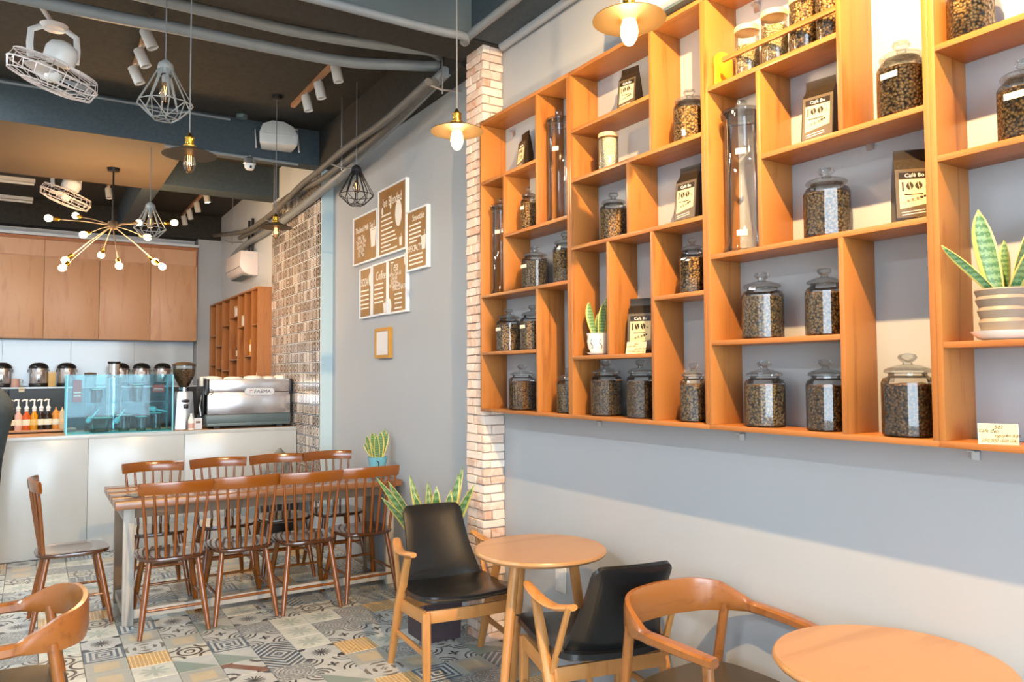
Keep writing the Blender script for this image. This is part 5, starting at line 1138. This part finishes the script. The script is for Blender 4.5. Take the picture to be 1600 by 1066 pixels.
# ================================================================== PERSON at the counter (only the rounded back is in the picture)
def person():
    t = thing('person', 'person in a dark jacket leaning on the counter at the left edge', 'person', (-.355, 7.13, 0), R_(-48))
    def skin(name, verts, edges, mat, root=0, sub=2):
        me = bpy.data.meshes.new(name); me.from_pydata([v[:3] for v in verts], edges, []); o = bpy.data.objects.new(name, me); COL.objects.link(o); o.parent = t
        sk = o.modifiers.new('skin', 'SKIN'); sk.use_smooth_shade = True
        for i, v in enumerate(verts): q = me.skin_vertices[0].data[i]; q.radius = (v[3], v[4] if len(v) > 4 else v[3]); q.use_root = (i == root)
        sb = o.modifiers.new('sub', 'SUBSURF'); sb.levels = sub; sb.render_levels = sub
        me.materials.append(MT[mat]); return o
    B = [(0, 0, .95, .16, .13), (.06, 0, 1.12, .17, .15), (.115, 0, 1.26, .2, .17), (.03, 0, 1.41, .16, .12), (-.09, 0, 1.50, .06), (-.12, 0, 1.56, .055),   # pelvis..neck
         (-.04, -.19, 1.40, .07), (-.10, -.25, 1.16, .055), (-.30, -.20, 1.08, .042), (-.04, .19, 1.40, .07), (-.10, .27, 1.16, .055), (-.30, .28, 1.09, .042),
         (0, -.1, .86, .1), (-.02, -.11, .5, .07), (.02, -.11, .1, .048), (0, .1, .86, .1), (-.02, .11, .5, .07), (.02, .11, .1, .048), (-.14, -.11, .055, .035), (-.14, .11, .055, .035)]
    Ed = [(0, 1), (1, 2), (2, 3), (3, 4), (4, 5), (3, 6), (6, 7), (7, 8), (3, 9), (9, 10), (10, 11), (0, 12), (12, 13), (13, 14), (0, 15), (15, 16), (16, 17), (14, 18), (17, 19)]
    skin('body', B, Ed, 'jacket')
    hd = MB(); hd.lathe([(.0001, -.12), (.045, -.11), (.065, -.06), (.078, 0), (.08, .05), (.065, .095), (.0001, .115)], 20, Matrix.Translation((-.15, 0, 1.66)) @ Matrix.Diagonal((1.15, .92, 1, 1))); h = hd.build('head', 'skin', t)
    MB().lathe([(.0001, .124), (.06, .108), (.086, .06), (.088, .02), (.075, .015), (.07, .05), (.0001, .11)], 20, Matrix.Translation((-.148, 0, 1.668)) @ Matrix.Diagonal((1.15, .95, 1, 1))).build('hair', 'hair', h)
    MB().loft([[(-.235, -.014, 1.63), (-.235, .014, 1.63), (-.225, .012, 1.68), (-.225, -.012, 1.68)], [(-.262, -.01, 1.632), (-.262, .01, 1.632), (-.232, .006, 1.68), (-.232, -.006, 1.68)]]).build('nose', 'skin', h)
    for s_ in (-1, 1): MB().lathe([(.0001, -.006), (.011, 0), (.0001, .006)], 10, Matrix.Translation((-.232, s_*.032, 1.675))).build('eye', 'hair', h); MB().lathe([(.0001, -.02), (.016, 0), (.0001, .022)], 10, Matrix.Translation((-.14, s_*.078, 1.655))).build('ear', 'skin', h)
    MB().box(-.24, -.226, -.022, .022, 1.598, 1.606).build('mouth', 'syrup_pink', h)
    for sy, y in ((-1, -.20), (1, .28)):
        hv = [(-.30, y, 1.08, .036, .026), (-.35, y, 1.075, .042, .018), (-.385, y, 1.07, .040, .016)]; he = [(0, 1), (1, 2)]
        for k in range(4): yy = y-.03+.02*k; i = len(hv); hv += [(-.42-.004*k*(3-k), yy, 1.072, .0095), (-.45-.006*k*(3-k), yy, 1.064, .0088), (-.472-.006*k*(3-k), yy, 1.054, .0078)]; he += [(2, i), (i, i+1), (i+1, i+2)]
        i = len(hv); hv += [(-.36, y+sy*-.05, 1.07, .011), (-.395, y+sy*-.065, 1.063, .0095)]; he += [(1, i), (i, i+1)]
        skin('hand', hv, he, 'skin', 0, 1)
person()
